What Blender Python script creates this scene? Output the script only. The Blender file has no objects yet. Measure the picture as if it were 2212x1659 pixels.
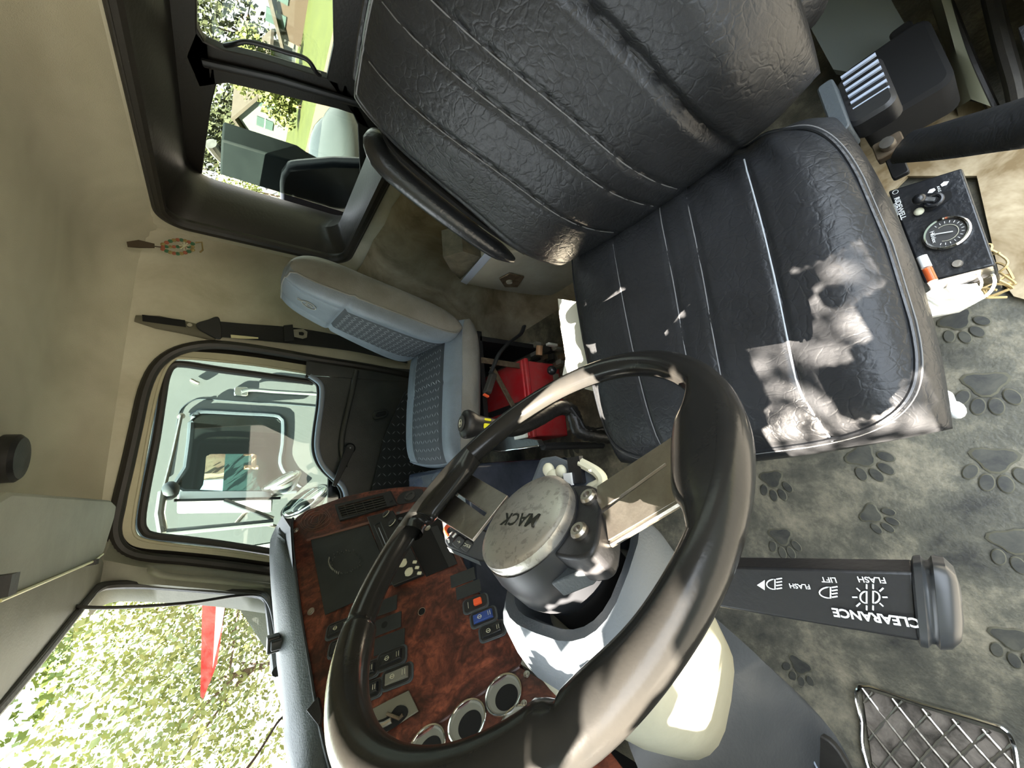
import bpy, bmesh, math, random
from mathutils import Vector as V, Matrix, noise
random.seed(7)
C = bpy.context.scene.collection
sc = bpy.context.scene
PI = math.pi
# ------------------------------------------------------------------ camera model
F = 830.0
ROWS = [(-0.5816017, 0.09716071, -0.80765046), (-0.24876832, -0.96652046, 0.0628691), (-0.77450228, 0.23748262, 0.58630045)]
RX, UP, BK = [V(r) for r in ROWS]      # camera right, up, back in world axes (x = truck right, y = truck forward, z = up)

def ray(px, py):
    return RX*((px-1106)/F) + UP*((829.5-py)/F) - BK
def at(px, py, X=None, Y=None, Z=None, D=None, P=None, N=None):
    d = ray(px, py)
    if X is not None: return d*(X/d.x)
    if Y is not None: return d*(Y/d.y)
    if Z is not None: return d*(Z/d.z)
    if D is not None: return d*D
    P = V(P); N = V(N)
    return d*(N.dot(P)/N.dot(d))

# ------------------------------------------------------------------ materials
MATS = {}
def mat(name, col, rough=.5, metal=0, bump=0, bscale=60, var=0, vscale=8, col2=None, spec=.5, emit=None, coat=0, alpha=1, trans=0, vor=0, vorscale=40, detail=5, stretch=None, ior=1.45, vthr=None):
    m = bpy.data.materials.new(name); m.use_nodes = True
    nt = m.node_tree; N = nt.nodes; L = nt.links
    b = N['Principled BSDF']
    b.inputs['Base Color'].default_value = (*col, 1); b.inputs['Roughness'].default_value = rough
    b.inputs['Metallic'].default_value = metal; b.inputs['Specular IOR Level'].default_value = spec
    b.inputs['Coat Weight'].default_value = coat; b.inputs['Coat Roughness'].default_value = .15
    b.inputs['Transmission Weight'].default_value = trans; b.inputs['Alpha'].default_value = alpha; b.inputs['IOR'].default_value = ior
    if emit: b.inputs['Emission Color'].default_value = (*emit[:3], 1); b.inputs['Emission Strength'].default_value = emit[3]
    tc = N.new('ShaderNodeTexCoord'); src = tc.outputs['Object']
    if stretch:
        mp = N.new('ShaderNodeMapping'); mp.inputs['Scale'].default_value = stretch; L.new(src, mp.inputs['Vector']); src = mp.outputs[0]
    if var or col2:
        n = N.new('ShaderNodeTexNoise'); n.inputs['Scale'].default_value = vscale; n.inputs['Detail'].default_value = detail; n.inputs['Roughness'].default_value = .65
        n.inputs['Distortion'].default_value = .4
        L.new(src, n.inputs['Vector'])
        r = N.new('ShaderNodeValToRGB'); lo, hi = vthr or (.35, .68); r.color_ramp.elements[0].position = lo; r.color_ramp.elements[1].position = hi
        c2 = col2 or tuple(c*(1+var) for c in col); c1 = col if col2 else tuple(c*(1-var) for c in col)
        r.color_ramp.elements[0].color = (*c1, 1); r.color_ramp.elements[1].color = (*c2, 1)
        L.new(n.outputs['Fac'], r.inputs['Fac']); L.new(r.outputs[0], b.inputs['Base Color'])
    if bump or vor:
        bp = N.new('ShaderNodeBump'); bp.inputs['Distance'].default_value = .004; bp.inputs['Strength'].default_value = max(bump, .001)
        n2 = N.new('ShaderNodeTexNoise'); n2.inputs['Scale'].default_value = bscale; n2.inputs['Detail'].default_value = 6
        L.new(src, n2.inputs['Vector']); L.new(n2.outputs['Fac'], bp.inputs['Height'])
        last = bp
        if vor:
            wn = N.new('ShaderNodeTexNoise'); wn.inputs['Scale'].default_value = 14; wn.inputs['Detail'].default_value = 3; L.new(src, wn.inputs['Vector'])
            mx = N.new('ShaderNodeVectorMath'); mx.operation = 'MULTIPLY_ADD'; mx.inputs[1].default_value = (.09, .09, .09)
            L.new(wn.outputs['Color'], mx.inputs[0]); L.new(src, mx.inputs[2])
            vo = N.new('ShaderNodeTexVoronoi'); vo.feature = 'DISTANCE_TO_EDGE'; vo.inputs['Scale'].default_value = vorscale; L.new(mx.outputs[0], vo.inputs['Vector'])
            rr = N.new('ShaderNodeMapRange'); rr.inputs['From Max'].default_value = .1; L.new(vo.outputs[0], rr.inputs['Value'])
            b2 = N.new('ShaderNodeBump'); b2.inputs['Strength'].default_value = vor; b2.inputs['Distance'].default_value = .003
            L.new(rr.outputs[0], b2.inputs['Height']); L.new(bp.outputs[0], b2.inputs['Normal']); last = b2
        L.new(last.outputs[0], b.inputs['Normal'])
    MATS[name] = m
    return m
leather = mat('black_leather', (.013, .0135, .0145), .38, bump=.35, bscale=90, vor=.14, vorscale=48, spec=.32, col2=(.022, .023, .025), vscale=5)
stitch = mat('stitch_thread', (.13, .13, .13), .6)
vinylb = mat('smooth_black_vinyl', (.012, .013, .015), .3, bump=.25, bscale=120, spec=.6)
rimm = mat('wheel_rim_plastic', (.012, .012, .0115), .20, bump=.03, bscale=300, spec=.26, col2=(.018, .017, .015), vscale=10)
black = mat('black_plastic', (.010, .010, .011), .45, bump=.1, bscale=200)
dark = mat('dark_void', (.002, .002, .002), .9)
rubber = mat('dusty_rubber', (.018, .016, .014), .6, bump=.2, bscale=120, col2=(.035, .032, .026), vscale=12)
steel = mat('brushed_steel', (.34, .31, .27), .38, metal=1, bump=.12, bscale=120, col2=(.46, .43, .38), vscale=25)
chrome = mat('chrome', (.75, .75, .73), .12, metal=1)
dome = mat('worn_steel_dome', (.46, .44, .40), .36, metal=.75, col2=(.33, .31, .28), vscale=110, bump=.05, bscale=300, vthr=(.52, .60))
dashgrey = mat('dash_grey_plastic', (.045, .054, .060), .5, bump=.25, bscale=350)
shroudgrey = mat('column_grey_plastic', (.085, .10, .115), .5, bump=.15, bscale=350)
cream = mat('cream_plastic', (.36, .35, .27), .5, bump=.15, bscale=40, col2=(.28, .27, .20), vscale=9)
headliner = mat('olive_beige_headliner', (.38, .36, .28), .85, bump=.3, bscale=400, col2=(.52, .50, .40), vscale=2.2, detail=3)
vinylw = mat('dirty_beige_vinyl', (.55, .53, .44), .6, bump=.25, bscale=200, col2=(.36, .33, .245), vscale=3.2, vthr=(.38, .75))
vinylf = mat('dirty_beige_floor_vinyl', (.34, .30, .22), .6, bump=.3, bscale=60, col2=(.16, .125, .075), vscale=6)
trimgrey = mat('grey_beige_trim', (.20, .195, .16), .55, bump=.1, bscale=200, var=.12)
frame_cream = mat('cream_painted_metal', (.46, .43, .31), .4, var=.08)
seal = mat('black_seal_rubber', (.014, .012, .010), .5, bump=.2, bscale=100)
doorp = mat('charcoal_door_vinyl', (.035, .036, .036), .45, bump=.2, bscale=300, col2=(.065, .066, .063), vscale=5)
silltube = mat('pale_blue_grey_trim', (.30, .34, .42), .3)
gvinyl = mat('grey_seat_vinyl', (.19, .19, .18), .55, bump=.25, bscale=250, col2=(.115, .108, .09), vscale=5, vthr=(.4, .75))
gvinylb = mat('blue_grey_seat_vinyl', (.17, .20, .235), .5, bump=.2, bscale=250, col2=(.12, .14, .16), vscale=6)
tread = mat('charcoal_tread_fabric', (.035, .040, .046), .7, bump=.3, bscale=500)
treadhi = mat('tread_fabric_highlight', (.24, .26, .28), .6)
red = mat('dusty_red_plastic', (.42, .012, .018), .45, col2=(.36, .06, .055), vscale=14, bump=.1)
glass = mat('cab_glass', (1, 1, 1), .02, trans=1, ior=1.0, spec=.3)
tintglass = mat('tinted_side_glass', (.42, .47, .45), .02, trans=1, ior=1.0, spec=.3)
reartint = mat('tinted_rear_glass', (.40, .43, .40), .02, trans=1, ior=1.0, spec=.3)
tint = mat('green_tint_visor', (.30, .36, .20), .3, trans=.55, ior=1.0)
white = mat('white_plastic', (.75, .75, .72), .4)
printw = mat('white_print', (.72, .73, .72), .5)
printy = mat('cream_print', (.62, .60, .45), .5)
yellow = mat('yellow_plastic', (.75, .70, .02), .4)
orange = mat('orange_red_plastic', (.75, .10, .03), .35)
blue = mat('blue_rocker_plastic', (.03, .06, .22), .3)
amber = mat('amber_glass', (.9, .18, .05), .2, trans=.4)
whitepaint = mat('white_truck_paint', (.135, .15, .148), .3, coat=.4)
tealdark = mat('teal_interior', (.035, .065, .065), .6)
mirrorm = mat('mirror_glass', (.8, .85, .85), .03, metal=1)
beltm = mat('seat_belt_webbing', (.012, .012, .013), .6, bump=.6, bscale=30, stretch=(60, 60, 1))
convo = mat('ribbed_tape_black', (.012, .011, .010), .4, bump=.5, bscale=80)
bark = mat('tree_bark', (.10, .07, .05), .9, bump=.6, bscale=20)
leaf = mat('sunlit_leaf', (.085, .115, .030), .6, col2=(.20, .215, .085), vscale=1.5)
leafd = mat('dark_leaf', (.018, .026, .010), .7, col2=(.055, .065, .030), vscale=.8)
grass = mat('sunlit_grass', (.042, .056, .009), .9, col2=(.028, .040, .007), vscale=.8)
road = mat('pale_gravel_road', (.11, .082, .055), .9, col2=(.09, .07, .048), vscale=1.2)
earth = mat('gravel_ground', (.09, .085, .075), .95, col2=(.06, .06, .045), vscale=.7)
siding = mat('pale_blue_siding', (.10, .115, .12), .8)
roofm = mat('grey_shingle_roof', (.055, .048, .042), .9, var=.15, vscale=3)
brick = mat('reddish_barn_wall', (.22, .10, .07), .9, col2=(.34, .22, .15), vscale=2.5)
redp = mat('red_painted_board', (.028, .0022, .002), .9, spec=0, col2=(.034, .010, .009), vscale=4)
stone = mat('pinkish_board', (.45, .40, .36), .6)

def pane(name, col, refl=.05):
    m = bpy.data.materials.new(name); m.use_nodes = True; nt = m.node_tree; N = nt.nodes; L = nt.links; N.remove(N['Principled BSDF'])
    t = N.new('ShaderNodeBsdfTransparent'); t.inputs[0].default_value = (*col, 1); g = N.new('ShaderNodeBsdfGlossy'); g.inputs['Roughness'].default_value = .02
    mx = N.new('ShaderNodeMixShader'); mx.inputs[0].default_value = refl; L.new(t.outputs[0], mx.inputs[1]); L.new(g.outputs[0], mx.inputs[2]); L.new(mx.outputs[0], N['Material Output'].inputs['Surface'])
    MATS[name] = m; return m
glass = pane('clear_cab_glass', (.95, .97, .95), .04); tintglass = pane('tinted_side_glass', (.50, .56, .54)); reartint = pane('tinted_rear_glass', (.50, .53, .48)); tint = pane('green_tint_shade', (.42, .50, .34), .03)
def wood_mat():
    m = bpy.data.materials.new('burl_woodgrain'); m.use_nodes = True; nt = m.node_tree; N = nt.nodes; L = nt.links; b = N['Principled BSDF']
    tc = N.new('ShaderNodeTexCoord')
    n1 = N.new('ShaderNodeTexNoise'); n1.inputs['Scale'].default_value = 9; n1.inputs['Detail'].default_value = 8; n1.inputs['Roughness'].default_value = .7; n1.inputs['Distortion'].default_value = 2.6
    L.new(tc.outputs['Object'], n1.inputs['Vector'])
    r = N.new('ShaderNodeValToRGB'); e = r.color_ramp.elements
    e[0].position = .34; e[0].color = (.026, .009, .007, 1); e[1].position = .72; e[1].color = (.30, .085, .045, 1)
    k = e.new(.5); k.color = (.095, .026, .016, 1)
    L.new(n1.outputs['Fac'], r.inputs['Fac'])
    n2 = N.new('ShaderNodeTexNoise'); n2.inputs['Scale'].default_value = 70; n2.inputs['Detail'].default_value = 4; n2.inputs['Distortion'].default_value = 1.2; L.new(tc.outputs['Object'], n2.inputs['Vector'])
    r2 = N.new('ShaderNodeValToRGB'); r2.color_ramp.elements[0].position = .35; r2.color_ramp.elements[0].color = (.45, .4, .4, 1); r2.color_ramp.elements[1].position = .6; r2.color_ramp.elements[1].color = (1, 1, 1, 1)
    L.new(n2.outputs['Fac'], r2.inputs['Fac'])
    mx = N.new('ShaderNodeMix'); mx.data_type = 'RGBA'; mx.blend_type = 'MULTIPLY'; mx.inputs['Factor'].default_value = 1
    L.new(r.outputs[0], mx.inputs['A']); L.new(r2.outputs[0], mx.inputs['B']); L.new(mx.outputs['Result'], b.inputs['Base Color'])
    b.inputs['Roughness'].default_value = .42; b.inputs['Specular IOR Level'].default_value = .4
    return m
wood = wood_mat()
def floor_mat_material():
    m = bpy.data.materials.new('dusty_rubber_mat'); m.use_nodes = True; nt = m.node_tree; N = nt.nodes; L = nt.links; b = N['Principled BSDF']
    tc = N.new('ShaderNodeTexCoord')
    n1 = N.new('ShaderNodeTexNoise'); n1.inputs['Scale'].default_value = 5.5; n1.inputs['Detail'].default_value = 10; n1.inputs['Roughness'].default_value = .74; n1.inputs['Distortion'].default_value = .15
    L.new(tc.outputs['Object'], n1.inputs['Vector'])
    r = N.new('ShaderNodeValToRGB'); e = r.color_ramp.elements
    e[0].position = .36; e[0].color = (.028, .027, .022, 1); e[1].position = .70; e[1].color = (.30, .26, .18, 1)
    k = e.new(.5); k.color = (.085, .080, .058, 1)
    L.new(n1.outputs['Fac'], r.inputs['Fac']); L.new(r.outputs[0], b.inputs['Base Color'])
    b.inputs['Roughness'].default_value = .6
    bp = N.new('ShaderNodeBump'); bp.inputs['Strength'].default_value = .3; bp.inputs['Distance'].default_value = .004
    n2 = N.new('ShaderNodeTexNoise'); n2.inputs['Scale'].default_value = 150; L.new(tc.outputs['Object'], n2.inputs['Vector']); L.new(n2.outputs[0], bp.inputs['Height']); L.new(bp.outputs[0], b.inputs['Normal'])
    return m
matfloor = floor_mat_material()
pawdark = mat('paw_pad_rubber', (.030, .030, .027), .55, col2=(.075, .072, .055), vscale=30)
pawdust = mat('dust_ring', (.10, .092, .06), .8, col2=(.07, .066, .045), vscale=25)

# ------------------------------------------------------------------ mesh helpers
class MB:
    def __init__(s): s.v = []; s.f = []; s.m = []; s.mats = []
    def mi(s, m):
        if m not in s.mats: s.mats.append(m)
        return s.mats.index(m)
    def add(s, vs, fs, m):
        o = len(s.v); s.v += [V(p) for p in vs]; k = s.mi(m)
        for f in fs: s.f.append(tuple(o+i for i in f)); s.m.append(k)
        return s
    def box(s, c, size, m, ax=None):
        X, Y, Z = ax or (V((1, 0, 0)), V((0, 1, 0)), V((0, 0, 1))); c = V(c); hx, hy, hz = [q/2 for q in size]
        vs = [c+X*(hx*a)+Y*(hy*b)+Z*(hz*d) for a in (-1, 1) for b in (-1, 1) for d in (-1, 1)]
        return s.add(vs, [(0, 1, 3, 2), (4, 6, 7, 5), (0, 4, 5, 1), (2, 3, 7, 6), (0, 2, 6, 4), (1, 5, 7, 3)], m)
    def rbox(s, c, size, m, ax=None, r=.01, n=4):
        "box with rounded vertical edges (in the x-y of its axes) and chamfered rims"
        X, Y, Z = ax or (V((1, 0, 0)), V((0, 1, 0)), V((0, 0, 1))); c = V(c); hx, hy, hz = [q/2 for q in size]
        r = min(r, hx*.99, hy*.99)
        def loop(off, z):
            o = []
            for sx, sy, a0 in ((1, 1, 0), (-1, 1, 90), (-1, -1, 180), (1, -1, 270)):
                for k in range(n+1):
                    a = math.radians(a0+90*k/n)
                    o.append(c+X*(sx*(hx-r)+(r-off)*math.cos(a))+Y*(sy*(hy-r)+(r-off)*math.sin(a))+Z*z)
            return o
        ch = min(r*.35, hz*.5)
        return s.loft([loop(ch, -hz), loop(0, -hz+ch), loop(0, hz-ch), loop(ch, hz)], m, cap=True)
    def loft(s, loops, m, cap=True, closed=True, wrap=False):
        n = len(loops[0]); vs = [p for l in loops for p in l]; fs = []
        R = len(loops)
        for i in range(R if wrap else R-1):
            j = (i+1) % R
            for k in range(n if closed else n-1):
                fs.append((i*n+k, i*n+(k+1) % n, j*n+(k+1) % n, j*n+k))
        if cap and not wrap: fs.append(tuple(range(n))[::-1]); fs.append(tuple((R-1)*n+k for k in range(n)))
        return s.add(vs, fs, m)
    def prism(s, pts, d, m):
        d = V(d); n = len(pts); pts = [V(p) for p in pts]
        return s.loft([pts, [p+d for p in pts]], m)
    def tube(s, pts, r, m, seg=10, closed=False, flat=1.0, up=None, cap=True):
        pts = [V(p) for p in pts]; n = len(pts); loops = []; prev = None
        for i, p in enumerate(pts):
            a = pts[(i-1) % n] if (closed or i > 0) else p; b = pts[(i+1) % n] if (closed or i < n-1) else p
            t = (b-a).normalized() if (b-a).length > 1e-9 else V((1, 0, 0))
            if prev is None:
                u = V(up) if up else (V((0, 0, 1)) if abs(t.z) < .9 else V((1, 0, 0)))
            else: u = V(up) if up else prev
            u = (u-t*u.dot(t)).normalized(); w = t.cross(u); prev = u
            rr = r(i/(n-1)) if callable(r) else r
            loops.append([p+u*(rr*math.cos(2*PI*k/seg))+w*(rr*flat*math.sin(2*PI*k/seg)) for k in range(seg)])
        return s.loft(loops, m, cap=cap, wrap=closed)
    def lathe(s, prof, o, ax, m, seg=28, cap=True):
        ax = V(ax).normalized(); u = ax.orthogonal().normalized(); w = ax.cross(u); o = V(o)
        loops = [[o+ax*h+u*(r*math.cos(2*PI*k/seg))+w*(r*math.sin(2*PI*k/seg)) for k in range(seg)] for r, h in prof]
        return s.loft(loops, m, cap=cap)
    def sphere(s, c, r, m, seg=14, sx=1, sy=1, sz=1, ax=None):
        X, Y, Z = ax or (V((1, 0, 0)), V((0, 1, 0)), V((0, 0, 1))); c = V(c); loops = []
        for i in range(seg//2+1):
            a = -PI/2+PI*i/(seg//2); ca = max(math.cos(a), .02)
            loops.append([c+X*(r*sx*ca*math.cos(2*PI*k/seg))+Y*(r*sy*ca*math.sin(2*PI*k/seg))+Z*(r*sz*math.sin(a)) for k in range(seg)])
        return s.loft(loops, m)
    def ring(s, outer, inner, m, d=None):
        "flat ring between two loops of equal length, optional thickness vector"
        if d is None: return s.loft([outer, inner], m, cap=False)
        d = V(d); return s.loft([outer, inner, [p+d for p in inner], [p+d for p in outer]], m, wrap=True)
    def build(s, name, parent=None, label=None, cat=None, group=None, kind=None, ang=35, bevel=0, sub=0):
        me = bpy.data.meshes.new(name)
        base = V((0, 0, 0))
        if parent is None and s.v:
            base = V((sum(p.x for p in s.v)/len(s.v), sum(p.y for p in s.v)/len(s.v), min(p.z for p in s.v)))
        me.from_pydata([p-base for p in s.v], [], s.f)
        for m in s.mats: me.materials.append(m)
        me.polygons.foreach_set('material_index', s.m)
        bm = bmesh.new(); bm.from_mesh(me); bmesh.ops.recalc_face_normals(bm, faces=bm.faces); bm.to_mesh(me); bm.free()
        me.polygons.foreach_set('use_smooth', [True]*len(me.polygons))
        try: me.set_sharp_from_angle(angle=math.radians(ang))
        except Exception: pass
        me.update()
        o = bpy.data.objects.new(name, me); C.objects.link(o)
        if parent is None: o.location = base
        else:
            o.parent = parent; o.matrix_parent_inverse = Matrix.Identity(4) if parent.parent else Matrix.Translation(-wloc(parent))
        if bevel:
            b = o.modifiers.new('bevel', 'BEVEL'); b.width = bevel; b.segments = 2; b.limit_method = 'ANGLE'; b.angle_limit = math.radians(40)
        if sub:
            b = o.modifiers.new('sub', 'SUBSURF'); b.levels = sub; b.render_levels = sub
        if label: o['label'] = label
        if cat: o['category'] = cat
        if group: o['group'] = group
        if kind: o['kind'] = kind
        return o
def wloc(o):
    # parts sit with zero offset inside an Empty/mesh whose world location is its own location when top-level
    p = o
    while p.parent: p = p.parent
    return p.location.copy()
def thing(name, loc, label, cat, group=None):
    o = bpy.data.objects.new(name, None); C.objects.link(o); o.location = V(loc); o.empty_display_size = .05
    o['label'] = label; o['category'] = cat
    if group: o['group'] = group
    return o
def part2(mb, name, parent, **k):
    "sub-part: parent itself is a part (its local frame equals world coordinates)"
    o = mb.build(name, parent, **k); o.matrix_parent_inverse = Matrix.Identity(4) if parent.parent else o.matrix_parent_inverse
    return o
def text(name, body, size, o, xd, yd, m, parent, ext=.0004, sub=False, bold=0, align='CENTER'):
    cu = bpy.data.curves.new(name, 'FONT'); cu.body = body; cu.size = size; cu.extrude = ext; cu.align_x = align; cu.align_y = 'CENTER'; cu.offset = bold
    cu.resolution_u = 3
    tmp = bpy.data.objects.new('tmp', cu); C.objects.link(tmp)
    dg = bpy.context.evaluated_depsgraph_get(); dg.update()
    me = bpy.data.meshes.new_from_object(tmp.evaluated_get(dg)); bpy.data.objects.remove(tmp); bpy.data.curves.remove(cu)
    xd = V(xd).normalized(); yd = V(yd); yd = (yd-xd*yd.dot(xd)).normalized(); zd = xd.cross(yd)
    M = Matrix((xd, yd, zd)).transposed().to_4x4(); M.translation = V(o)
    me.transform(M); me.materials.clear(); me.materials.append(m)
    ob = bpy.data.objects.new(name, me); C.objects.link(ob); ob.parent = parent
    ob.matrix_parent_inverse = Matrix.Identity(4) if (sub or parent.parent) else Matrix.Translation(-wloc(parent))
    return ob
def smooth(pts, n=8, closed=False):
    pts = [V(p) for p in pts]; out = []; N = len(pts)
    rng = range(N if closed else N-1)
    for i in rng:
        p0 = pts[(i-1) % N] if closed or i > 0 else pts[0]; p1 = pts[i]; p2 = pts[(i+1) % N]; p3 = pts[(i+2) % N] if closed or i < N-2 else pts[-1]
        for k in range(n):
            t = k/n; out.append(.5*((2*p1)+(p2-p0)*t+(2*p0-5*p1+4*p2-p3)*t*t+(3*p1-p0-3*p2+p3)*t**3))
    if not closed: out.append(pts[-1])
    return out
def rrect(c, X, Y, hx, hy, r, n=6):
    c = V(c); o = []
    for sx, sy, a0 in ((1, 1, 0), (-1, 1, 90), (-1, -1, 180), (1, -1, 270)):
        for k in range(n+1):
            a = math.radians(a0+90*k/n); o.append(c+X*(sx*(hx-r)+r*math.cos(a))+Y*(sy*(hy-r)+r*math.sin(a)))
    return o
def sstep(a, b, x):
    t = min(1, max(0, (x-a)/(b-a))); return t*t*(3-2*t)
AX, AY, AZ = V((1, 0, 0)), V((0, 1, 0)), V((0, 0, 1))

# pad: soft upholstered slab. corners c[0]=(-,-) c[1]=(+,-) c[2]=(+,+) c[3]=(-,+) on the mid plane
class Pad:
    def __init__(s, c, N, th, puff=.03, round_=.18, k=5, grooves=(), bow=None, warp=None, n=(60, 60), under=.7):
        s.c = [V(p) for p in c]; s.N = V(N).normalized(); s.th = th; s.puff = puff; s.rd = round_; s.k = k; s.g = grooves; s.n = n; s.bow = bow; s.warp = warp; s.under = under
    def base(s, a, b):
        x = a*math.sqrt(max(0, 1-s.rd*b*b)); y = b*math.sqrt(max(0, 1-s.rd*a*a)); x /= math.sqrt(1-s.rd*.0); y /= 1
        u = (x+1)/2; v = (y+1)/2
        p = s.c[0]*(1-u)*(1-v)+s.c[1]*u*(1-v)+s.c[2]*u*v+s.c[3]*(1-u)*v
        return p
    def h(s, a, b):
        e = max(0, (1-abs(a)**s.k))*max(0, (1-abs(b)**s.k)); return e**(1/2.2)
    def top(s, a, b, off=0):
        p = s.base(a, b); z = s.th/2*s.h(a, b)+s.puff*(1-a*a)*(1-b*b)
        for g in s.g: z -= g(a, b)*s.h(a, b)
        if s.bow: z += s.bow(a, b)
        p = p+s.N*(z+off)
        return s.warp(p, a, b) if s.warp else p
    def bot(s, a, b):
        p = s.base(a, b)-s.N*(s.th*s.under*s.h(a, b)); p = p+s.N*(s.bow(a, b) if s.bow else 0)
        return s.warp(p, a, b) if s.warp else p
    def mesh(s, mb, m, mfun=None):
        nx, ny = s.n; f = lambda i, n: math.sin(PI*(i/n-.5))*.55+(2*i/n-1)*.45
        A = [f(i, nx) for i in range(nx+1)]; B = [f(j, ny) for j in range(ny+1)]
        vs = [s.top(a, b) for b in B for a in A]; fs = []; W = nx+1
        groups = {}
        for j in range(ny):
            for i in range(nx):
                mm = mfun((A[i]+A[i+1])/2, (B[j]+B[j+1])/2) if mfun else m
                groups.setdefault(mm, []).append((j*W+i, j*W+i+1, (j+1)*W+i+1, (j+1)*W+i))
        # bottom sheet shares the perimeter by position (merged later)
        o = len(mb.v); mb.v += vs
        for mm, ff in groups.items():
            k = mb.mi(mm)
            for q in ff: mb.f.append(tuple(o+i for i in q)); mb.m.append(k)
        per = {}
        o2 = len(mb.v); idx = {}
        for j, b in enumerate(B):
            for i, a in enumerate(A):
                if i in (0, nx) or j in (0, ny): idx[i, j] = o+j*W+i
                else: idx[i, j] = len(mb.v); mb.v.append(s.bot(a, b))
        k = mb.mi(m)
        for j in range(ny):
            for i in range(nx):
                mb.f.append((idx[i, j], idx[i, j+1], idx[i+1, j+1], idx[i+1, j])); mb.m.append(k)
        return mb
def groove(axis, pos, d, w):
    "pos: number or function of the other coordinate"
    def g(a, b):
        x, y = (a, b) if axis == 0 else (b, a)
        p = pos(y) if callable(pos) else pos
        return d*math.exp(-((x-p)/w)**2)
    return g

# ================================================================== CAB SHELL
XW = 1.85; YR = -1.10; ZF = -1.10
# --- floor with mat pattern (paw prints are part of the mat's surface)
fl = MB()
nx, ny = 60, 70
def fz(x, y):
    z = ZF + .006*math.sin(9*x+3*y)*math.sin(7*y)
    if y > .52: z += (y-.52)*.55                      # toe board
    hump = math.exp(-((x-1.05)/.16)**4) * sstep(-.05, .35, y)*.10
    return z+hump
vs = [(-.35+2.35*i/nx, -1.2+2.3*j/ny, 0) for j in range(ny+1) for i in range(nx+1)]
vs = [(x, y, fz(x, y)) for x, y, _ in vs]
fl.add(vs, [(j*(nx+1)+i, j*(nx+1)+i+1, (j+1)*(nx+1)+i+1, (j+1)*(nx+1)+i) for j in range(ny) for i in range(nx)], matfloor)
def paw(x, y, s, rot):
    ca, sa = math.cos(rot), math.sin(rot)
    def blob(cx, cy, rx, ry, a, tri=False):
        o = []; o2 = []
        for k in range(18):
            t = 2*PI*k/18
            q = 1+(.22*math.cos(3*t+PI/2) if tri else 0)
            for sc_, lst, dz in ((1.0, o, .003), (1.17, o2, .0018)):
                ux, uy = rx*q*math.cos(t)*sc_, ry*q*math.sin(t)*sc_
                lx, ly = cx+ux*math.cos(a)-uy*math.sin(a), cy+ux*math.sin(a)+uy*math.cos(a)
                wx, wy = x+s*(lx*ca-ly*sa), y+s*(lx*sa+ly*ca); lst.append(V((wx, wy, fz(wx, wy)+dz)))
        fl.loft([o2, o], pawdust, cap=False)
        fl.add(o, [tuple(range(18))], pawdark)
    blob(0, -.35, .42, .34, 0, True)
    blob(-.52, .12, .15, .24, .4); blob(-.19, .42, .15, .25, .12); blob(.19, .42, .15, .25, -.12); blob(.52, .12, .15, .24, -.4)
for px, py, s, r in ((1232, 960, .075, .5), (1672, 1050, .052, .1), (1880, 1000, .055, .6), (2130, 850, .055, -.2), (2150, 1015, .055, -.2), (1690, 1175, .050, .1), (1725, 1450, .045, -.4), (2080, 705, .045, .3), (2200, 1190, .050, .2), (1475, 905, .06, -.4), (1900, 1120, .042, .9), (2195, 1400, .045, .1)):
    p = at(px, py, Z=ZF+.003); paw(p.x, p.y, s, r)
fl.build('floor', kind='structure')

def polar_ring(hole, rect):
    "for every hole point the matching point on a rectangle (2-D)"
    cx = sum(p[0] for p in hole)/len(hole); cy = sum(p[1] for p in hole)/len(hole)
    out = []
    for x, y in hole:
        dx, dy = x-cx, y-cy; ts = []
        if dx > 1e-9: ts.append((rect[2]-cx)/dx)
        if dx < -1e-9: ts.append((rect[0]-cx)/dx)
        if dy > 1e-9: ts.append((rect[3]-cy)/dy)
        if dy < -1e-9: ts.append((rect[1]-cy)/dy)
        t = min(ts); out.append((cx+dx*t, cy+dy*t))
    for q in ((rect[0], rect[1]), (rect[2], rect[1]), (rect[2], rect[3]), (rect[0], rect[3])):   # snap nearest to the corners
        i = min(range(len(out)), key=lambda i: (out[i][0]-q[0])**2+(out[i][1]-q[1])**2); out[i] = q
    return out
# --- rear wall with the big window opening
WL, WRt, WB, WT = .12, 1.775, -.40, .262      # opening in x and z
h = [(p.x, p.z) for p in rrect(((WL+WRt)/2, 0, (WB+WT)/2), AX, AZ, (WRt-WL)/2, (WT-WB)/2, .085, n=8)]
rct = polar_ring(h, (-.3, -1.2, 1.9, .46))
mb = MB(); mb.loft([[V((x, YR, z)) for x, z in rct], [V((x, YR, z)) for x, z in h], [V((x, YR-.03, z)) for x, z in h]], vinylw, cap=False)
mb.build('wall_rear', kind='structure', ang=50)
# bulge of the lower rear panel and the beige floor edge behind the seats
mb = MB()
for (x0, x1) in ((.35, 1.845),):
    prof = [(-1.095, -.47), (-1.04, -.52), (-1.0, -.66), (-.99, -.85), (-.93, -.97), (-.80, -1.02), (-.70, -1.06), (-.66, -1.115)]
    mb.loft([[V((x0+(x1-x0)*i/14, y+.015*math.sin(i*1.1)*(1 if z > -1 else .3), z)) for y, z in prof] for i in range(15)], vinylf, cap=False, closed=False)
mb.build('trim_1', kind='structure', ang=70)
# rubber surround of the rear window
mb = MB(); loop = rrect(((WL+WRt)/2, YR, (WB+WT)/2), AX, AZ, (WRt-WL)/2, (WT-WB)/2, .085, n=10)
mb.tube(loop, .021, seal, closed=True, seg=10); 
lp2 = rrect(((WL+WRt)/2, YR+.012, (WB+WT)/2), AX, AZ, (WRt-WL)/2+.012, (WT-WB)/2+.012, .095, n=10); mb.tube(lp2, .008, rubber, closed=True, seg=8)
win = thing('window_1', ((WL+WRt)/2, YR, WB), 'rear', 'window'); del win['label']; del win['category']; win['kind'] = 'structure'
mb.build('window_frame', win)
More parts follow.
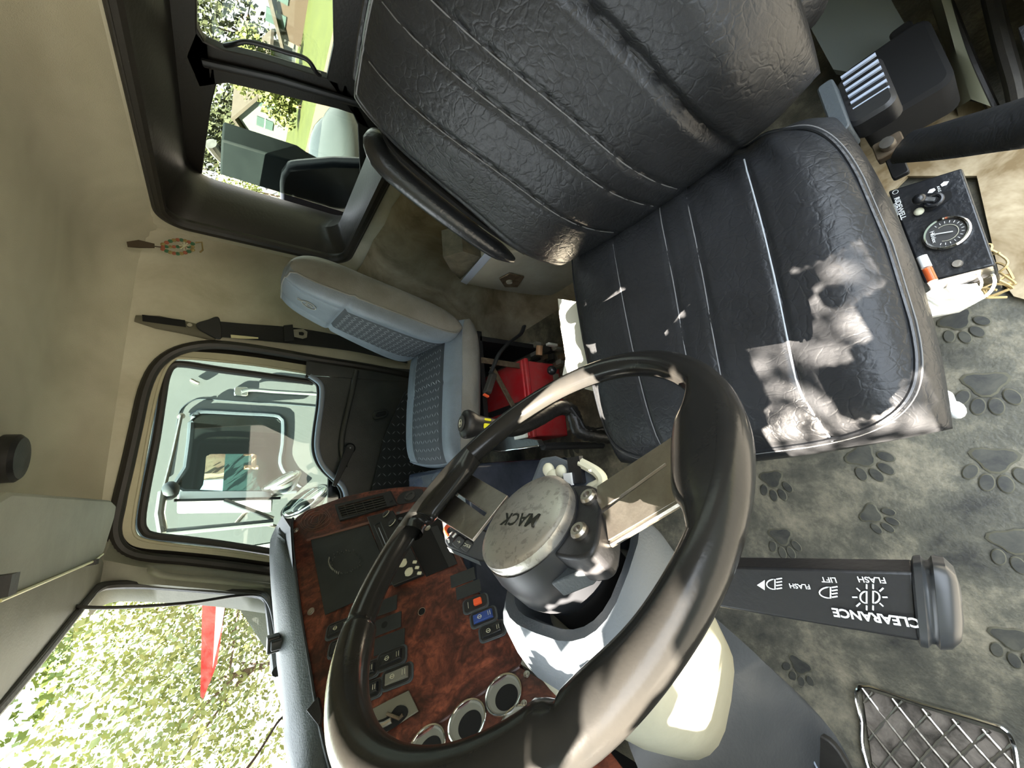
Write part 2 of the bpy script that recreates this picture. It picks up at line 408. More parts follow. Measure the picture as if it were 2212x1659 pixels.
# dark recessed boot between cab wall and the rear pane
YB = YR-.26
def boot(l, r_, b, t, y, rad): return rrect(((l+r_)/2, y, (b+t)/2), AX, AZ, (r_-l)/2, (t-b)/2, rad, n=8)
p1 = at(459, 188, Y=YB); p2 = at(434, 398, Y=YB); p3 = at(600, 465, Y=YB); p4 = at(770, 250, Y=YB); mul1 = at(600, 225, Y=YB); mul2 = at(560, 150, Y=YB)
bl = MB(); O1 = boot(WL+.01, WRt-.01, WB+.01, WT-.01, YR-.01, .08); O2 = boot(WL+.03, WRt-.05, WB+.05, WT-.05, YR-.12, .09)
frame_y = YB; 
rootb = boot(WL+.02, WRt+.02, WB-.03, WT-.055, YB, .09)
bl.loft([O1, O2, rootb], seal, cap=False)
bl.build('window_boot', win, ang=60)
# inner panel: frame bands and the wide mullion between its two panes
XL = WL-.02; pbot = -.50
mb = MB()
for P_ in (((300, -120), (424, -120), (425, 70), (440, 90), (458, 100), (468, 182), (456, 230), (446, 300), (434, 398), (425, 430), (330, 520), (290, 300)),
           ((424, 60), (440, 90), (480, 108), (560, 126), (705, 170), (800, 200), (840, 300), (775, 268), (762, 247), (730, 236), (600, 205), (490, 180), (468, 184), (430, 190), (400, 120)),
           ((716, -120), (720, 100), (705, 170), (762, 247), (772, 270), (776, 350), (790, 620), (1000, 620), (1000, -120)),
           ((434, 392), (470, 422), (604, 466), (800, 545), (860, 680), (500, 620), (360, 480))):
    mb.prism([at(*q, Y=YB) for q in P_], (0, -.03, 0), seal)
mb.tube([at(*q, Y=YB+.012) for q in ((436, 135), (600, 172), (800, 232))], .014, black, flat=.6)
mb.build('window_mullion', win, bevel=.004)
mb = MB(); mb.box(((XL+WRt)/2, YB-.02, (pbot+WT)/2), (WRt-XL, .003, WT-pbot), reartint); mb.build('window_pane', win)
gh = [at(*q, Y=YB+.03) for q in ((485, 114), (506, 95), (532, 90), (570, 98), (615, 112), (662, 128), (683, 156), (690, 176))]; gh[0].y = YB; gh[-1].y = YB
mb = MB(); mb.tube(smooth(gh, 6), .007, black); mb.build('grab_loop', win)

# --- roof
rf = MB(); nu, nv = 40, 40
def wind_y(x, z):     # windshield inner plane
    P = V((1.75, .2, .28)); N_ = V((-.17095, -.94023, -.29453)); return P.y-(N_.x*(x-P.x)+N_.z*(z-P.z))/N_.y
def roofp(u, v):
    x = -.20+2.07*u; yf = wind_y(max(x, .3), .30)+.02; y = YR-.01+(yf-YR)*v
    e = min(1, max(0, (1.87-x)/.28)); r_ = min(1, max(0, (y-YR)/.22)); fz_ = min(1, max(0, (yf-y)/.35)); l_ = min(1, max(0, (x+.2)/.2))
    q = lambda t: math.sqrt(max(0, 1-(1-t)**2))
    zz = .27+.17*q(e)*q(r_)*(.35+.65*q(fz_))*q(l_)
    return V((x, y, zz+.02*(1-q(e))))
rf.add([roofp(i/nu, j/nv) for j in range(nv+1) for i in range(nu+1)], [(j*(nu+1)+i, j*(nu+1)+i+1, (j+1)*(nu+1)+i+1, (j+1)*(nu+1)+i) for j in range(nv) for i in range(nu)], headliner)
rf.add([roofp(i/nu, j/nv)+V((0, 0, .05)) for j in range(nv+1) for i in range(nu+1)], [(j*(nu+1)+i, j*(nu+1)+i+1, (j+1)*(nu+1)+i+1, (j+1)*(nu+1)+i) for j in range(nv) for i in range(nu)], headliner)
rf.build('ceiling', kind='structure', ang=80)

# --- passenger side wall, door and its window (all near x = XW)
opn_px = [(900, 815), (800, 795), (690, 778), (560, 756), (470, 746), (415, 750), (370, 765), (335, 795), (312, 845), (295, 920), (275, 1010), (256, 1090), (247, 1145), (258, 1180), (285, 1198), (330, 1207), (400, 1213), (480, 1222), (580, 1235)]
opn = [at(*q, X=XW) for q in opn_px]
opn = smooth(opn, 3)
rear_y = opn[0].y; fy = opn[-1].y
opn = [V((XW, -.60, -1.1)), V((XW, -.60, -.95))]+opn+[V((XW, .52, -.45)), V((XW, .56, -1.1))]
hole = [(p.y, p.z) for p in opn]
rc = polar_ring(hole, (-1.12, -1.25, 1.3, .34))
rc = [(max(hh[0]+.004, min(y, wind_y(XW, z)+.02 if z > -.2 else .6)) if y > 0 else y, z) for (y, z), hh in zip(rc, hole)]
mb = MB(); mb.loft([[V((XW, y, z)) for y, z in rc], [V((XW, y, z)) for y, z in hole], [V((XW+.03, y, z)) for y, z in hole]], vinylw, cap=False)
mb.build('wall_right', kind='structure', ang=50)
mb = MB(); mb.tube([p+V((-.004, 0, 0)) for p in opn[1:-1]], .019, seal, seg=10); mb.tube([p+V((-.012, -.0, 0))*1 for p in opn[1:-1]], .01, rubber, seg=8)
mb.build('trim_2', kind='structure')
door = thing('door_1', (XW, 0, -1.1), 'x', 'x'); del door['label']; del door['category']; door['kind'] = 'structure'
XD = XW+.02
gl_px = [(676, 830), (560, 815), (470, 802), (400, 790), (375, 793), (365, 815), (358, 860), (345, 950), (325, 1050), (312, 1125), (318, 1143), (334, 1152), (400, 1160), (480, 1170), (581, 1186), (700, 1200), (760, 1180), (745, 1073), (730, 1046), (700, 1016), (684, 985), (681, 940), (690, 870), (690, 832)]
gl = [at(*q, X=XD) for q in gl_px]
dpx = [(p.y, p.z) for p in smooth(gl, 3, closed=True)]
cr_px = [(675, 793), (560, 775), (470, 765), (400, 762), (370, 768), (349, 795), (326, 845), (306, 920), (290, 1010), (275, 1090), (266, 1140), (275, 1168), (305, 1183), (380, 1190), (480, 1200), (590, 1215)]
# door skin: frame part from glass edge out to the opening, lower panel below the sill
mb = MB()
fr_out = [at(*q, X=XD) for q in [(690, 775), (560, 757), (470, 746), (400, 742), (360, 755), (332, 785), (310, 845), (288, 920), (270, 1010), (255, 1090), (243, 1140), (250, 1175), (285, 1200), (380, 1212), (480, 1222), (590, 1235)]]
mid = [at(*q, X=XD-.004) for q in cr_px]
inn = [at(*q, X=XD) for q in [(676, 818), (560, 800), (470, 790), (400, 783), (378, 786), (360, 808), (346, 860), (330, 950), (312, 1050), (300, 1120), (303, 1150), (325, 1163), (400, 1172), (480, 1182), (540, 1190), (590, 1200)]]
fo, mi_, ii = smooth(fr_out, 5), smooth(mid, 5), smooth(inn, 5)
mb.loft([fo, [p+V((-.012, 0, 0)) for p in mi_]], seal, cap=False, closed=False)
mb.loft([[p+V((-.013, 0, 0)) for p in mi_], [p+V((-.016, 0, 0)) for p in [(a*.35+b*.65) for a, b in zip(mi_, ii)]]], frame_cream, cap=False, closed=False)
mb.tube([a*.35+b*.65+V((-.012, 0, 0)) for a, b in zip(mi_, ii)], .006, frame_cream, seg=8)
mb.build('door_frame', door, ang=60)
mb = MB(); chn = smooth([at(*q, X=XD) for q in [(676, 826), (560, 810), (470, 798), (400, 787), (372, 790), (358, 815), (350, 860), (336, 950), (316, 1050), (305, 1120), (310, 1146), (330, 1158), (400, 1166), (480, 1176), (590, 1193)]], 5)
mb.tube(chn, .014, seal, seg=10); mb.build('glass_channel', door)
sill = smooth([at(*q, X=XD-.02) for q in [(668, 812), (690, 828), (695, 845), (693, 880), (686, 930), (684, 965), (690, 992), (704, 1015), (728, 1038), (742, 1055), (748, 1085), (750, 1200)]], 6)
mb = MB(); mb.loft([[p for p in sill], [V((XD-.03, p.y, -1.1)) for p in sill]], doorp, cap=False, closed=False)
mb.add([V((XD-.03, -.60, sill[0].z+.015)), V((XD-.03, sill[0].y, sill[0].z+.015)), V((XD-.03, sill[0].y, -1.1)), V((XD-.03, -.60, -1.1))], [(0, 1, 2, 3)], doorp)
mb.add([V((XD-.03, sill[-1].y, sill[-1].z)), V((XD-.03, .6, sill[-1].z-.05)), V((XD-.03, .6, -1.1)), V((XD-.03, sill[-1].y, -1.1))], [(0, 1, 2, 3)], doorp)
# moulded swelling of the panel
sw = [at(*q, X=XD-.035) for q in ((770, 800), (760, 850), (748, 900), (738, 960), (745, 1010))]
mb.tube(smooth(sw, 5), lambda t: .012, doorp, seg=10, flat=.8)
mb.build('door_panel', door, ang=60)
mb = MB(); mb.tube([p+V((-.006, 0, 0)) for p in sill], .011, silltube, seg=12); mb.tube([p+V((.004, 0, .014)) for p in sill], .007, seal, seg=8); mb.build('sill_trim', door)
mb = MB(); mb.box((XW+.07, .02, -.76), (.02, 1.24, .78), seal); mb.build('door_outer_skin', door)
mb = MB(); mb.box((XD+.006, -.21, -.1), (.003, .74, .8), tintglass); mb.build('door_glass', door)
# tread patterned lower door trim
def lozenges(mb, fn, na, nb, sz, m, hgt=.001):
    "rows of short raised dashes turned alternately; fn(a,b)->(point, da, db) with unit tangents"
    for i in range(na):
        for j in range(nb):
            a = (i+.5)/na*2-1; b = (j+.5)/nb*2-1
            r_ = fn(a, b)
            if r_ is None: continue
            p, da, db = r_; N_ = da.cross(db).normalized()
            th = .8 if (i+j) % 2 else -.8
            d = da*math.cos(th)+db*math.sin(th); w = N_.cross(d)
            q = [p+d*sz, p+w*sz*.18, p-d*sz, p-w*sz*.18]
            mb.add([x+N_*hgt for x in q], [(0, 1, 2, 3)], m)
tp = [at(*q, X=XD-.035) for q in ((872, 850), (905, 815), (1010, 900), (1010, 1070), (800, 1065), (830, 940))]
mb = MB(); mb.prism(tp, (-.012, 0, 0), tread)
ymin, ymax = min(p.y for p in tp), max(p.y for p in tp); zmin, zmax = min(p.z for p in tp), max(p.z for p in tp)
def inside(y, z, poly):
    c = False; n = len(poly)
    for i in range(n):
        a, b = poly[i], poly[(i+1) % n]
        if (a.z > z) != (b.z > z) and y < (b.y-a.y)*(z-a.z)/(b.z-a.z)+a.y: c = not c
    return c
def fn(a, b):
    y = ymin+(ymax-ymin)*(a+1)/2; z = zmin+(zmax-zmin)*(b+1)/2
    if not inside(y, z, tp): return None
    return V((XD-.048, y, z)), -AY, AZ
lozenges(mb, fn, 16, 22, .012, treadhi)
mb.build('lower_tread_trim', door)
# crank handle and pull
c0 = at(757, 968, X=XD-.06); c1 = at(722, 1050, X=XD-.075)
mb = MB(); mb.lathe([(.021, 0), (.024, -.03), (.018, -.04)], V((XD-.02, c0.y, c0.z)), (1, 0, 0), black)
d = c1-c0; w = d.cross(AX).normalized()
mb.prism([c0+w*.02, c1+w*.008, c1-w*.008, c0-w*.02], (.012, 0, 0), black)
mb.lathe([(.004, 0), (.004, -.004)], c0+V((-.002, 0, 0)), (1, 0, 0), chrome)
cr = mb.build('window_crank', door, bevel=.002)
mb = MB(); pc = at(822, 895, X=XD-.036); mb.rbox(pc, (.04, .075, .014), doorp, (AY, (AZ+AY*.25).normalized(), AX), r=.019); mb.rbox(pc+V((-.008, 0, 0)), (.022, .05, .012), black, (AY, (AZ+AY*.25).normalized(), AX), r=.01); mb.build('door_pull', door)
# A pillar between door and windshield
pa = [at(*q, X=XW) for q in ((243, 1150), (258, 1185), (300, 1207), (400, 1217), (480, 1226), (600, 1240))]
pb = [at(*q, X=1.76) for q in ((190, 1292), (235, 1262), (320, 1262), (400, 1268), (480, 1276), (600, 1295))]
pm = [a*.5+b*.5+V((-.03, -.015, 0)) for a, b in zip(pa, pb)]
mb = MB(); mb.loft([smooth(pa, 4), smooth(pm, 4), smooth(pb, 4), [p+V((.05, .06, 0)) for p in smooth(pb, 4)]], trimgrey, cap=False, closed=False)
mb.build('trim_3', kind='structure', ang=60)
# --- windshield: rubber, glass
wn = V((-.17095, -.94023, -.29453))
wp = V((1.75, .2, .28))
def WS(px, py, off=0): return at(px, py, P=wp+wn*off, N=wn)
wl = [(-700, 2600), (-300, 1850), (0, 1520), (95, 1408), (180, 1303), (205, 1275), (240, 1264), (330, 1264), (470, 1275), (550, 1283), (575, 1292), (582, 1315), (600, 1450)]
mb = MB(); mb.tube(smooth([WS(*q, .012) for q in wl[1:]], 5), .013, seal, seg=10)
mb.tube(smooth([WS(*q, .02) for q in wl[1:6]], 5), .006, rubber, seg=8)
w2 = thing('window_2', (1.2, .3, -.1), 'x', 'x'); del w2['label']; del w2['category']; w2['kind'] = 'structure'
mb.build('windshield_gasket', w2)
mb = MB(); g = [(1.79, .30), (.2, .30), (.2, -.35), (1.79, -.35)]
mb.add([V((x, wind_y(x, z)+.01, z)) for x, z in g], [(0, 1, 2, 3)], glass); mb.build('windshield_glass', w2)
# left half of the windshield header and driver side pillar close the shell
mb = MB()
mb.add([V((-.2, .40, .44)), V((.35, .55, .36)), V((.35, .55, .385)), V((-.2, .45, .385))], [(0, 1, 2, 3)], headliner)
mb.build('wall_front', kind='structure')
# driver-side wall: rear of the open doorway
mb = MB()
lw = [(-1.12, .40), (-.62, .40), (-.66, -.2), (-.60, -.72), (-.52, -1.0), (-.50, -1.15), (-1.12, -1.15)]
mb.prism([V((-.17, y, z)) for y, z in lw], (-.03, 0, 0), vinylw)
mb.build('wall_left', kind='structure')
mb = MB(); mb.prism([V((-.17, y, z)) for y, z in ((-.70, .40), (.40, .40), (.36, .33), (-.66, .30))], (-.03, 0, 0), headliner); mb.build('trim_4', kind='structure')

# ================================================================== DRIVER SEAT
ds = thing('leather_seat', (.32, -.3, -1.1), 'large black leather driver seat nearest the steering wheel, stitched in channels', 'seat')
lin = lambda lo, hi: (lambda b: lo+(hi-lo)*(b+1)/2)
bs = [(.30, .62), (-.04, .28), (-.22, .07), (-.56, -.34)]
backp = Pad([(.03, -.495, -.655), (.61, -.495, -.655), (.62, -.738, -.13), (.04, -.738, -.13)], (0, .906, .424), .12, puff=.03, round_=.17, k=5, n=(110, 70),
            grooves=[groove(0, lin(*bs[0]), .008, .016), groove(0, lin(*bs[1]), .008, .016), groove(0, lin(*bs[2]), .008, .016), groove(0, lin(*bs[3]), .016, .03), groove(0, lin(.86, .93), .006, .02)],
            bow=lambda a, b: .022*math.exp(-((a+.74)/.2)**2)*(1-b*b*.5)+.012*math.exp(-((a-.95)/.15)**2)+.02*math.exp(-((b+.55)/.35)**2))
mb = MB(); backp.mesh(mb, leather); bk = mb.build('backrest', ds, ang=80)
for i, (lo, hi) in enumerate(bs):
    mb = MB(); f = lin(lo+.012, hi+.012); mb.tube([backp.top(f(b), b, -.0002 if i < 3 else -.002) for b in [-.9+.1*k for k in range(19)]], .0011 if i < 3 else .0018, stitch if i < 3 else vinylb, seg=6)
    mb.build('seam', bk)
mb = MB(); mb.tube([backp.top(a, .955, .0005) for a in [-.9+.05*k for k in range(37)]], .0016, stitch, seg=6); mb.tube([backp.base(a, .999)+V((0, 0, .004)) for a in [-.9+.05*k for k in range(37)]], .006, vinylb, seg=8); mb.build('piping', bk)
cs = [(-.02, .07), (-.22, -.11), (-.58, -.50), (.40, .42)]
cushp = Pad([(.040, -.485, -.705), (.61, -.62, -.705), (.575, .012, -.70), (.043, .012, -.70)], (0, 0, 1), .135, puff=.012, round_=.14, k=7, n=(110, 80),
            grooves=[groove(0, lin(*cs[0]), .005, .012), groove(0, lin(*cs[1]), .005, .012), groove(0, lambda b: -.58+.10*(b+1)/2-.09*sstep(.6, 1, b), .006, .014), groove(0, lin(*cs[3]), .005, .012)],
            bow=lambda a, b: .014*math.exp(-((a+.8)/.2)**2)-.010*math.exp(-((a)/.4)**2-((b+.2)/.5)**2)+(.0035*math.sin(a*31+b*9)*math.exp(-((b+.85)/.2)**2)))
mb = MB(); cushp.mesh(mb, leather); cu = mb.build('seat_cushion', ds, ang=80)
for i, (lo, hi) in enumerate(cs):
    f = (lambda b: -.58+.10*(b+1)/2-.09*sstep(.6, 1, b)) if i == 2 else lin(lo, hi)
    mb = MB(); mb.tube([cushp.top(f(b)+.008, b, .0004) for b in [-.8+.1*k for k in range(18)]+[.95]], .0015 if i == 2 else .0011, stitch if i != 2 else mat('pale_piping', (.30, .32, .34), .5), seg=6); mb.build('seam', cu)
def perim(r, n=6):
    o = []
    for k in range(0, 100):
        t = 2*PI*k/100; c, s_ = math.cos(t), math.sin(t)
        o.append((math.copysign(abs(c)**.28, c)*r, math.copysign(abs(s_)**.28, s_)*r))
    return o
mb = MB(); mb.tube([cushp.top(a, b, .001) for a, b in perim(.945)], .0026, vinylb, seg=6, closed=True); mb.tube([cushp.top(a, b, .0008) for a, b in perim(.962)], .0010, stitch, seg=6, closed=True); mb.build('piping', cu)
mb = MB()
for k in range(6):
    z0 = -.80-.045*k; mb.lathe([(.19, z0+1.1-.0), (.205, z0+1.1-.02), (.19, z0+1.1-.04)], (.33, -.26, -1.1), (0, 0, 1), rubber, seg=24)
mb.rbox((.33, -.26, -.785), (.46, .44, .03), black, r=.03); mb.rbox((.33, -.26, -1.085), (.42, .42, .03), black, r=.03)
mb.build('suspension_base', ds)
mb = MB(); sp = [at(*q, Z=-.80) for q in ((1205, 645), (1262, 655), (1300, 700), (1300, 850), (1245, 835), (1228, 820), (1215, 810), (1222, 775), (1217, 740), (1210, 700))]
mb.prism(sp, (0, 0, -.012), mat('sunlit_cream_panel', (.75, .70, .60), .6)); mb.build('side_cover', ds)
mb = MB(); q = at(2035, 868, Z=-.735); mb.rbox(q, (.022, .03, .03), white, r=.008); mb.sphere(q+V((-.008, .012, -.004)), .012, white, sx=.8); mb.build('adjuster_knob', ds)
# armrests
mb = MB(); ap = smooth([at(*q, X=.655) for q in ((812, 285), (828, 345), (900, 412), (980, 475), (1050, 525), (1110, 562))], 5)
mb.tube(ap, lambda t: .031*(1-.25*t)*min(1, .45+6*t, .35+5*(1-t)), vinylb, seg=14, flat=.75, up=(0, .9, .42)); mb.build('armrest', ds, ang=70)
mb = MB(); ap2 = [p+V((-.035, -.012, -.01)) for p in ap]; mb.tube(ap2, .016, dark, seg=10, flat=.5, up=(0, .9, .42)); mb.build('armrest_bracket', ds)
mb = MB(); a0 = at(1722, 20, D=.60); a1 = at(1690, -60, D=.64); a2 = at(1600, -200, D=.72)
mb.tube(smooth([at(1738, 42, D=.59), a0, a1, a2], 5), lambda t: .036*min(1, .3+5*t), leather, seg=14, flat=1, up=(1, 0, 0)); mb.build('armrest', ds, ang=70, label='near black leather armrest end above the seat back')
# lower recline hardware behind the seat, at the near rear corner
mb = MB(); hc = at(1875, 215, Z=-.74)
mb.rbox(hc, (.055, .10, .05), black, (AX, (AY+AZ*.2).normalized(), AZ), r=.015)
for k in range(6): mb.box(hc+V((-.004, .02-.012*k, .027)), (.04, .004, .004), silltube)
hc2 = at(1812, 250, Z=-.72); mb.rbox(hc2, (.02, .09, .06), dashgrey, r=.006)
mb.build('recline_mechanism', ds)

# ================================================================== PASSENGER SEAT
ps = thing('passenger_seat', (1.4, -.35, -1.1), 'grey vinyl passenger seat with dark tread-pattern fabric inserts, beside the far door', 'seat')
NB = V((0, .945, .326)).normalized()
off = NB*.06
pbp = Pad([V((1.12, -.49, -.665))-off, V((1.67, -.55, -.65))-off, V((1.56, -.735, -.10))-off, V((1.20, -.66, -.085))-off], NB, .13, puff=.015, round_=.12, k=6, n=(60, 70),
          grooves=[groove(1, .30, .010, .025), groove(0, lin(-.55, -.5), .006, .02), groove(0, lin(.55, .5), .006, .02)],
          bow=lambda a, b: .018*math.exp(-((abs(a)-.8)/.2)**2))
def ins(lo, hi):
    return lambda a, b: tread if (abs(a) < .53 and lo < b < hi) else (gvinylb if abs(a) < .95 else gvinyl)
mb = MB(); pbp.mesh(mb, gvinyl, ins(-.95, .30))
def padfn(P, a0, a1, b0, b1):
    def f(a, b):
        x = a0+(a1-a0)*(a+1)/2; y = b0+(b1-b0)*(b+1)/2; p = P.top(x, y, .0012); e = .02
        return p, (P.top(x+e, y, .0012)-p).normalized(), (P.top(x, y+e, .0012)-p).normalized()
    return f
lozenges(mb, padfn(pbp, -.50, .50, -.9, .26), 13, 15, .011, treadhi)
pb_ = mb.build('backrest', ps, ang=80)
mb = MB(); mb.tube([pbp.top(-.955, -.95+.05*k, .001) for k in range(38)]+[pbp.top(-.955+.05*k, .955, .001) for k in range(1, 38)], .003, gvinyl, seg=6); mb.build('piping', pb_)
# embossed round emblem with an animal head
e0 = pbp.top(-.05, .62, .002); ex = (pbp.top(.1, .62)-pbp.top(-.1, .62)).normalized(); ey = (pbp.top(-.05, .7)-pbp.top(-.05, .6)).normalized()
emb = mat('emblem_silver_thread', (.34, .34, .31), .5)
mb = MB(); mb.tube([e0+ex*.030*math.cos(2*PI*k/28)+ey*.024*math.sin(2*PI*k/28) for k in range(28)], .0018, emb, seg=6, closed=True)
for (u, v, r1, r2) in ((0, 0, .013, .010), (-.011, .008, .005, .004), (.011, .008, .005, .004), (0, -.009, .008, .004)):
    mb.tube([e0+ex*(u+r1*math.cos(2*PI*k/14))+ey*(v+r2*math.sin(2*PI*k/14)) for k in range(14)], .0012, emb, seg=5, closed=True)
mb.tube([e0+ex*.0+ey*.024, e0+ex*.004+ey*.040, e0-ex*.012+ey*.040, e0-ex*.006+ey*.024], .0014, emb, seg=5)
mb.build('emblem', pb_)
pcp = Pad([(1.14, -.62, -.715), (1.66, -.64, -.715), (1.64, -.085, -.66), (1.14, -.04, -.66)], (0, -.1, 1), .11, puff=.012, round_=.14, k=6, n=(60, 60),
          grooves=[groove(0, lin(-.55, -.55), .008, .02), groove(0, lin(.55, .5), .008, .02), groove(1, -.1, .004, .02)], bow=lambda a, b: .012*math.exp(-((abs(a)-.82)/.2)**2), under=.75)
mb = MB(); pcp.mesh(mb, gvinyl, ins(-.95, .97)); lozenges(mb, padfn(pcp, -.50, .50, -.85, .93), 12, 16, .011, treadhi)
pc_ = mb.build('seat_cushion', ps, ang=80)
mb = MB(); mb.tube([pcp.top(-.955, -.95+.05*k, .001) for k in range(38)]+[pcp.top(-.955+.05*k, .955, .001) for k in range(1, 38)], .003, gvinylb, seg=6); mb.build('piping', pc_)
bracket = mat('rusty_bracket', (.20, .15, .10), .5, metal=.6, col2=(.08, .06, .04), vscale=30)
for i, (a, b, w) in enumerate((((1040, 778), (1165, 797), .022), ((1062, 792), (1118, 895), .020))):
    A, B = at(*a, X=1.13), at(*b, X=1.13-.05*i); mb = MB(); d = (B-A).normalized(); u = d.cross(AX).normalized()
    mb.box((A+B)/2, ((B-A).length, w, .006), bracket, (d, u, AX)); mb.build('support_strap', ps, bevel=.001)
mb = MB(); mb.box((1.42, -.35, -.78), (.42, .46, .02), black); mb.box((1.6, -.35, -.93), (.03, .4, .30), black); mb.box((1.42, -.55, -.93), (.42, .02, .30), black)
mb.build('seat_frame', ps)
mb = MB(); bt = smooth([at(*q, X=1.08) for q in ((1132, 705), (1124, 722), (1098, 742), (1078, 765), (1066, 792), (1060, 805))], 5)
mb.tube(bt, .012, black, flat=.55, seg=10, up=(1, 0, 0)); k0 = at(1063, 815, X=1.09); k1 = at(1054, 842, X=1.09)
o = mb.build('buckle_stalk', ps)
mb = MB(); mb.rbox((k0+k1)/2, (.03, .085, .022), rubber, (AX, (k1-k0).normalized(), (k1-k0).normalized().cross(AX)), r=.01); mb.build('buckle', ps)
mb = MB(); mb.rbox(k1+(k1-k0)*.45, (.012, .008, .02), orange, (AX, (k1-k0).normalized(), (k1-k0).normalized().cross(AX)), r=.003); mb.build('buckle_button', ps)

# ================================================================== STEERING WHEEL
TI = math.radians(45.3); CW = V((.343, .026, -.244)); VV = V((0, math.cos(TI), math.sin(TI))); NN = V((0, -math.sin(TI), math.cos(TI)))
sw_ = thing('steering_wheel', CW-NN*.12, 'big black steering wheel with two steel spokes and a worn steel hub cap', 'steering wheel')
def rr_(deg):
    d = deg % 360
    r = .0155+.0027*sstep(47, 49, d)-.0006*sstep(100, 139, d)-.0028*sstep(139, 141, d)+.0004*sstep(180, 215, d)-.0001*sstep(200, 260, d)+.0018*sstep(285, 310, d)*(1-sstep(345, 360, d))
    r += .0014*math.exp(-((d-146)/7)**2)
    for k, c in ((-.0016, 48), (-.0022, 140.2)): r += k*math.exp(-((d-c)/.9)**2)
    return r
RM = lambda d: .2350-rr_(d)
loops = []
azs = [k*1.5 for k in range(240)]
for d in azs:
    a = math.radians(d); rad = AX*math.cos(a)+VV*math.sin(a); c = CW+rad*RM(d); r = rr_(d)
    loops.append([c+rad*(r*math.cos(2*PI*j/20))+NN*(r*1.0*math.sin(2*PI*j/20)) for j in range(20)])
mb = MB(); mb.loft(loops, rimm, wrap=True)
def onw(px, py, o=0): return at(px, py, P=CW+NN*o, N=NN)
# moulded webs where the spokes enter the rim
def web(pts):
    sm = smooth([onw(*p) for p in pts], 6); cl = []
    for p in sm:
        v = p-CW; x, y = v.dot(AX), v.dot(VV); d = math.degrees(math.atan2(y, x)); rad = (AX*x+VV*y).normalized(); cl.append((CW+rad*RM(d), rr_(d)))
    L_ = []
    for sg, ts in ((-1, (1, .6, .3, .12, .03)), (1, (0, .03, .12, .3, .6, 1))):
        for t in ts: L_.append([p.lerp(c, t)+NN*(sg*r*.985*(1-(1-t)**3)**.5) for p, (c, r) in zip(sm, cl)])
    mb.loft(L_, rimm, cap=False, closed=False)
web([(1488, 838), (1486, 862), (1474, 895), (1458, 925), (1453, 960), (1452, 1010), (1454, 1060), (1462, 1085), (1476, 1105), (1486, 1135), (1494, 1170), (1496, 1200)])
web([(1028, 990), (1018, 1008), (1008, 1024), (975, 1066), (937, 1112), (922, 1120), (912, 1128), (908, 1145)])
mb.build('rim', sw_, ang=50)
def spoke(pts, slot, name):
    q = [at(*p[:2], X=p[2]) for p in pts]; n_ = (q[1]-q[0]).cross(q[3]-q[0]).normalized()
    if n_.dot(NN) < 0: n_ = -n_
    mb = MB(); sl = [at(*p, P=q[0], N=n_) for p in slot]
    # plate split around the slot
    t = .0035
    u = (q[1]-q[0]); 
    mid = [(sl[0]+sl[0])/2]
    c = sum(sl, V((0, 0, 0)))/4; cl = sorted([], key=lambda x: 0)
    outer = []; nper = 8
    for i in range(4):
        for k in range(nper): outer.append(q[i].lerp(q[(i+1) % 4], k/nper))
    inner = []
    for i in range(4):
        for k in range(nper): inner.append(sl[i].lerp(sl[(i+1) % 4], k/nper))
    mb.ring(outer, inner, steel, -n_*t)
    o = mb.build(name, sw_, bevel=.0006, ang=30)
    return q, n_, sl
q1, n1, s1 = spoke([(1480, 925, .163), (1480, 1070, .163), (1284, 1184, .27), (1290, 1050, .27)], [(1437, 1000), (1440, 1006), (1296, 1112), (1293, 1104)], 'spoke')
q2, n2, s2 = spoke([(1096, 1070, .405), (1020, 1166, .41), (926, 1106, .575), (1002, 1016, .575)], [(1052, 1107), (1046, 1115), (984, 1070), (988, 1064)], 'spoke')
# rolled lower lip of the near spoke
mb = MB(); mb.tube([q1[1]+n1*.001-NN*.004, q1[2]-NN*.006], .003, steel, seg=8); mb.build('spoke_flange', sw_)
HC = CW-NN*.022+V((.003, 0, 0))
mb = MB(); prof = []
for k in range(9):
    a = k/8*PI/2*.98; prof.append((.0545*math.cos(a)**.5 if k < 8 else .001, .010*math.sin(a)))
prof = [(.0590, -.014), (.0600, -.006), (.0590, -.001)]+[(.0570*math.cos(k/8*PI/2*.99), .0060*math.sin(k/8*PI/2)) for k in range(9)]
mb.lathe(prof, HC, NN, dome, seg=48); hub_cap = mb.build('hub_cap', sw_, ang=50)
text('lettering', 'MACK', .0215, HC+NN*.0052+VV*.006+AX*-.004, AX, VV, mat('engraved_letter', (.10, .10, .09), .35, metal=1), hub_cap, ext=.0012, sub=True, bold=.0003)
mb = MB(); mb.lathe([(.052, -.090), (.062, -.065), (.064, -.03), (.061, -.012), (.03, -.012)], HC, NN, mat('hub_black', (.014, .015, .017), .38), seg=40); mb.build('hub', sw_, ang=40)
# hub mounting block toward the driver with two bolts, and sloping wings
mb = MB()
bl_ = [(1212, 1060), (1262, 1046), (1292, 1060), (1296, 1120), (1280, 1190), (1225, 1205), (1180, 1180), (1195, 1110)]
q = [onw(*p, -.036) for p in bl_]; mb.prism(smooth(q, 3, True), -NN*.035, black); mb.build('spoke_mount', sw_, bevel=.003)
for i, p in enumerate(((1272, 1074), (1252, 1148))):
    mb = MB(); o_ = onw(*p, -.034); mb.lathe([(.0085, -.008), (.009, .002), (.007, .0045), (.004, .0045), (.0035, .001)], o_, NN, steel, seg=16); mb.build('spoke_bolt', sw_)
mb = MB(); wq = [onw(*p, -.055) for p in ((1190, 1235), (1262, 1160), (1285, 1188), (1287, 1200), (1255, 1235), (1190, 1262))]
mb.prism(wq, -NN*.02, dashgrey); mb.build('hub_wing', sw_, bevel=.002)

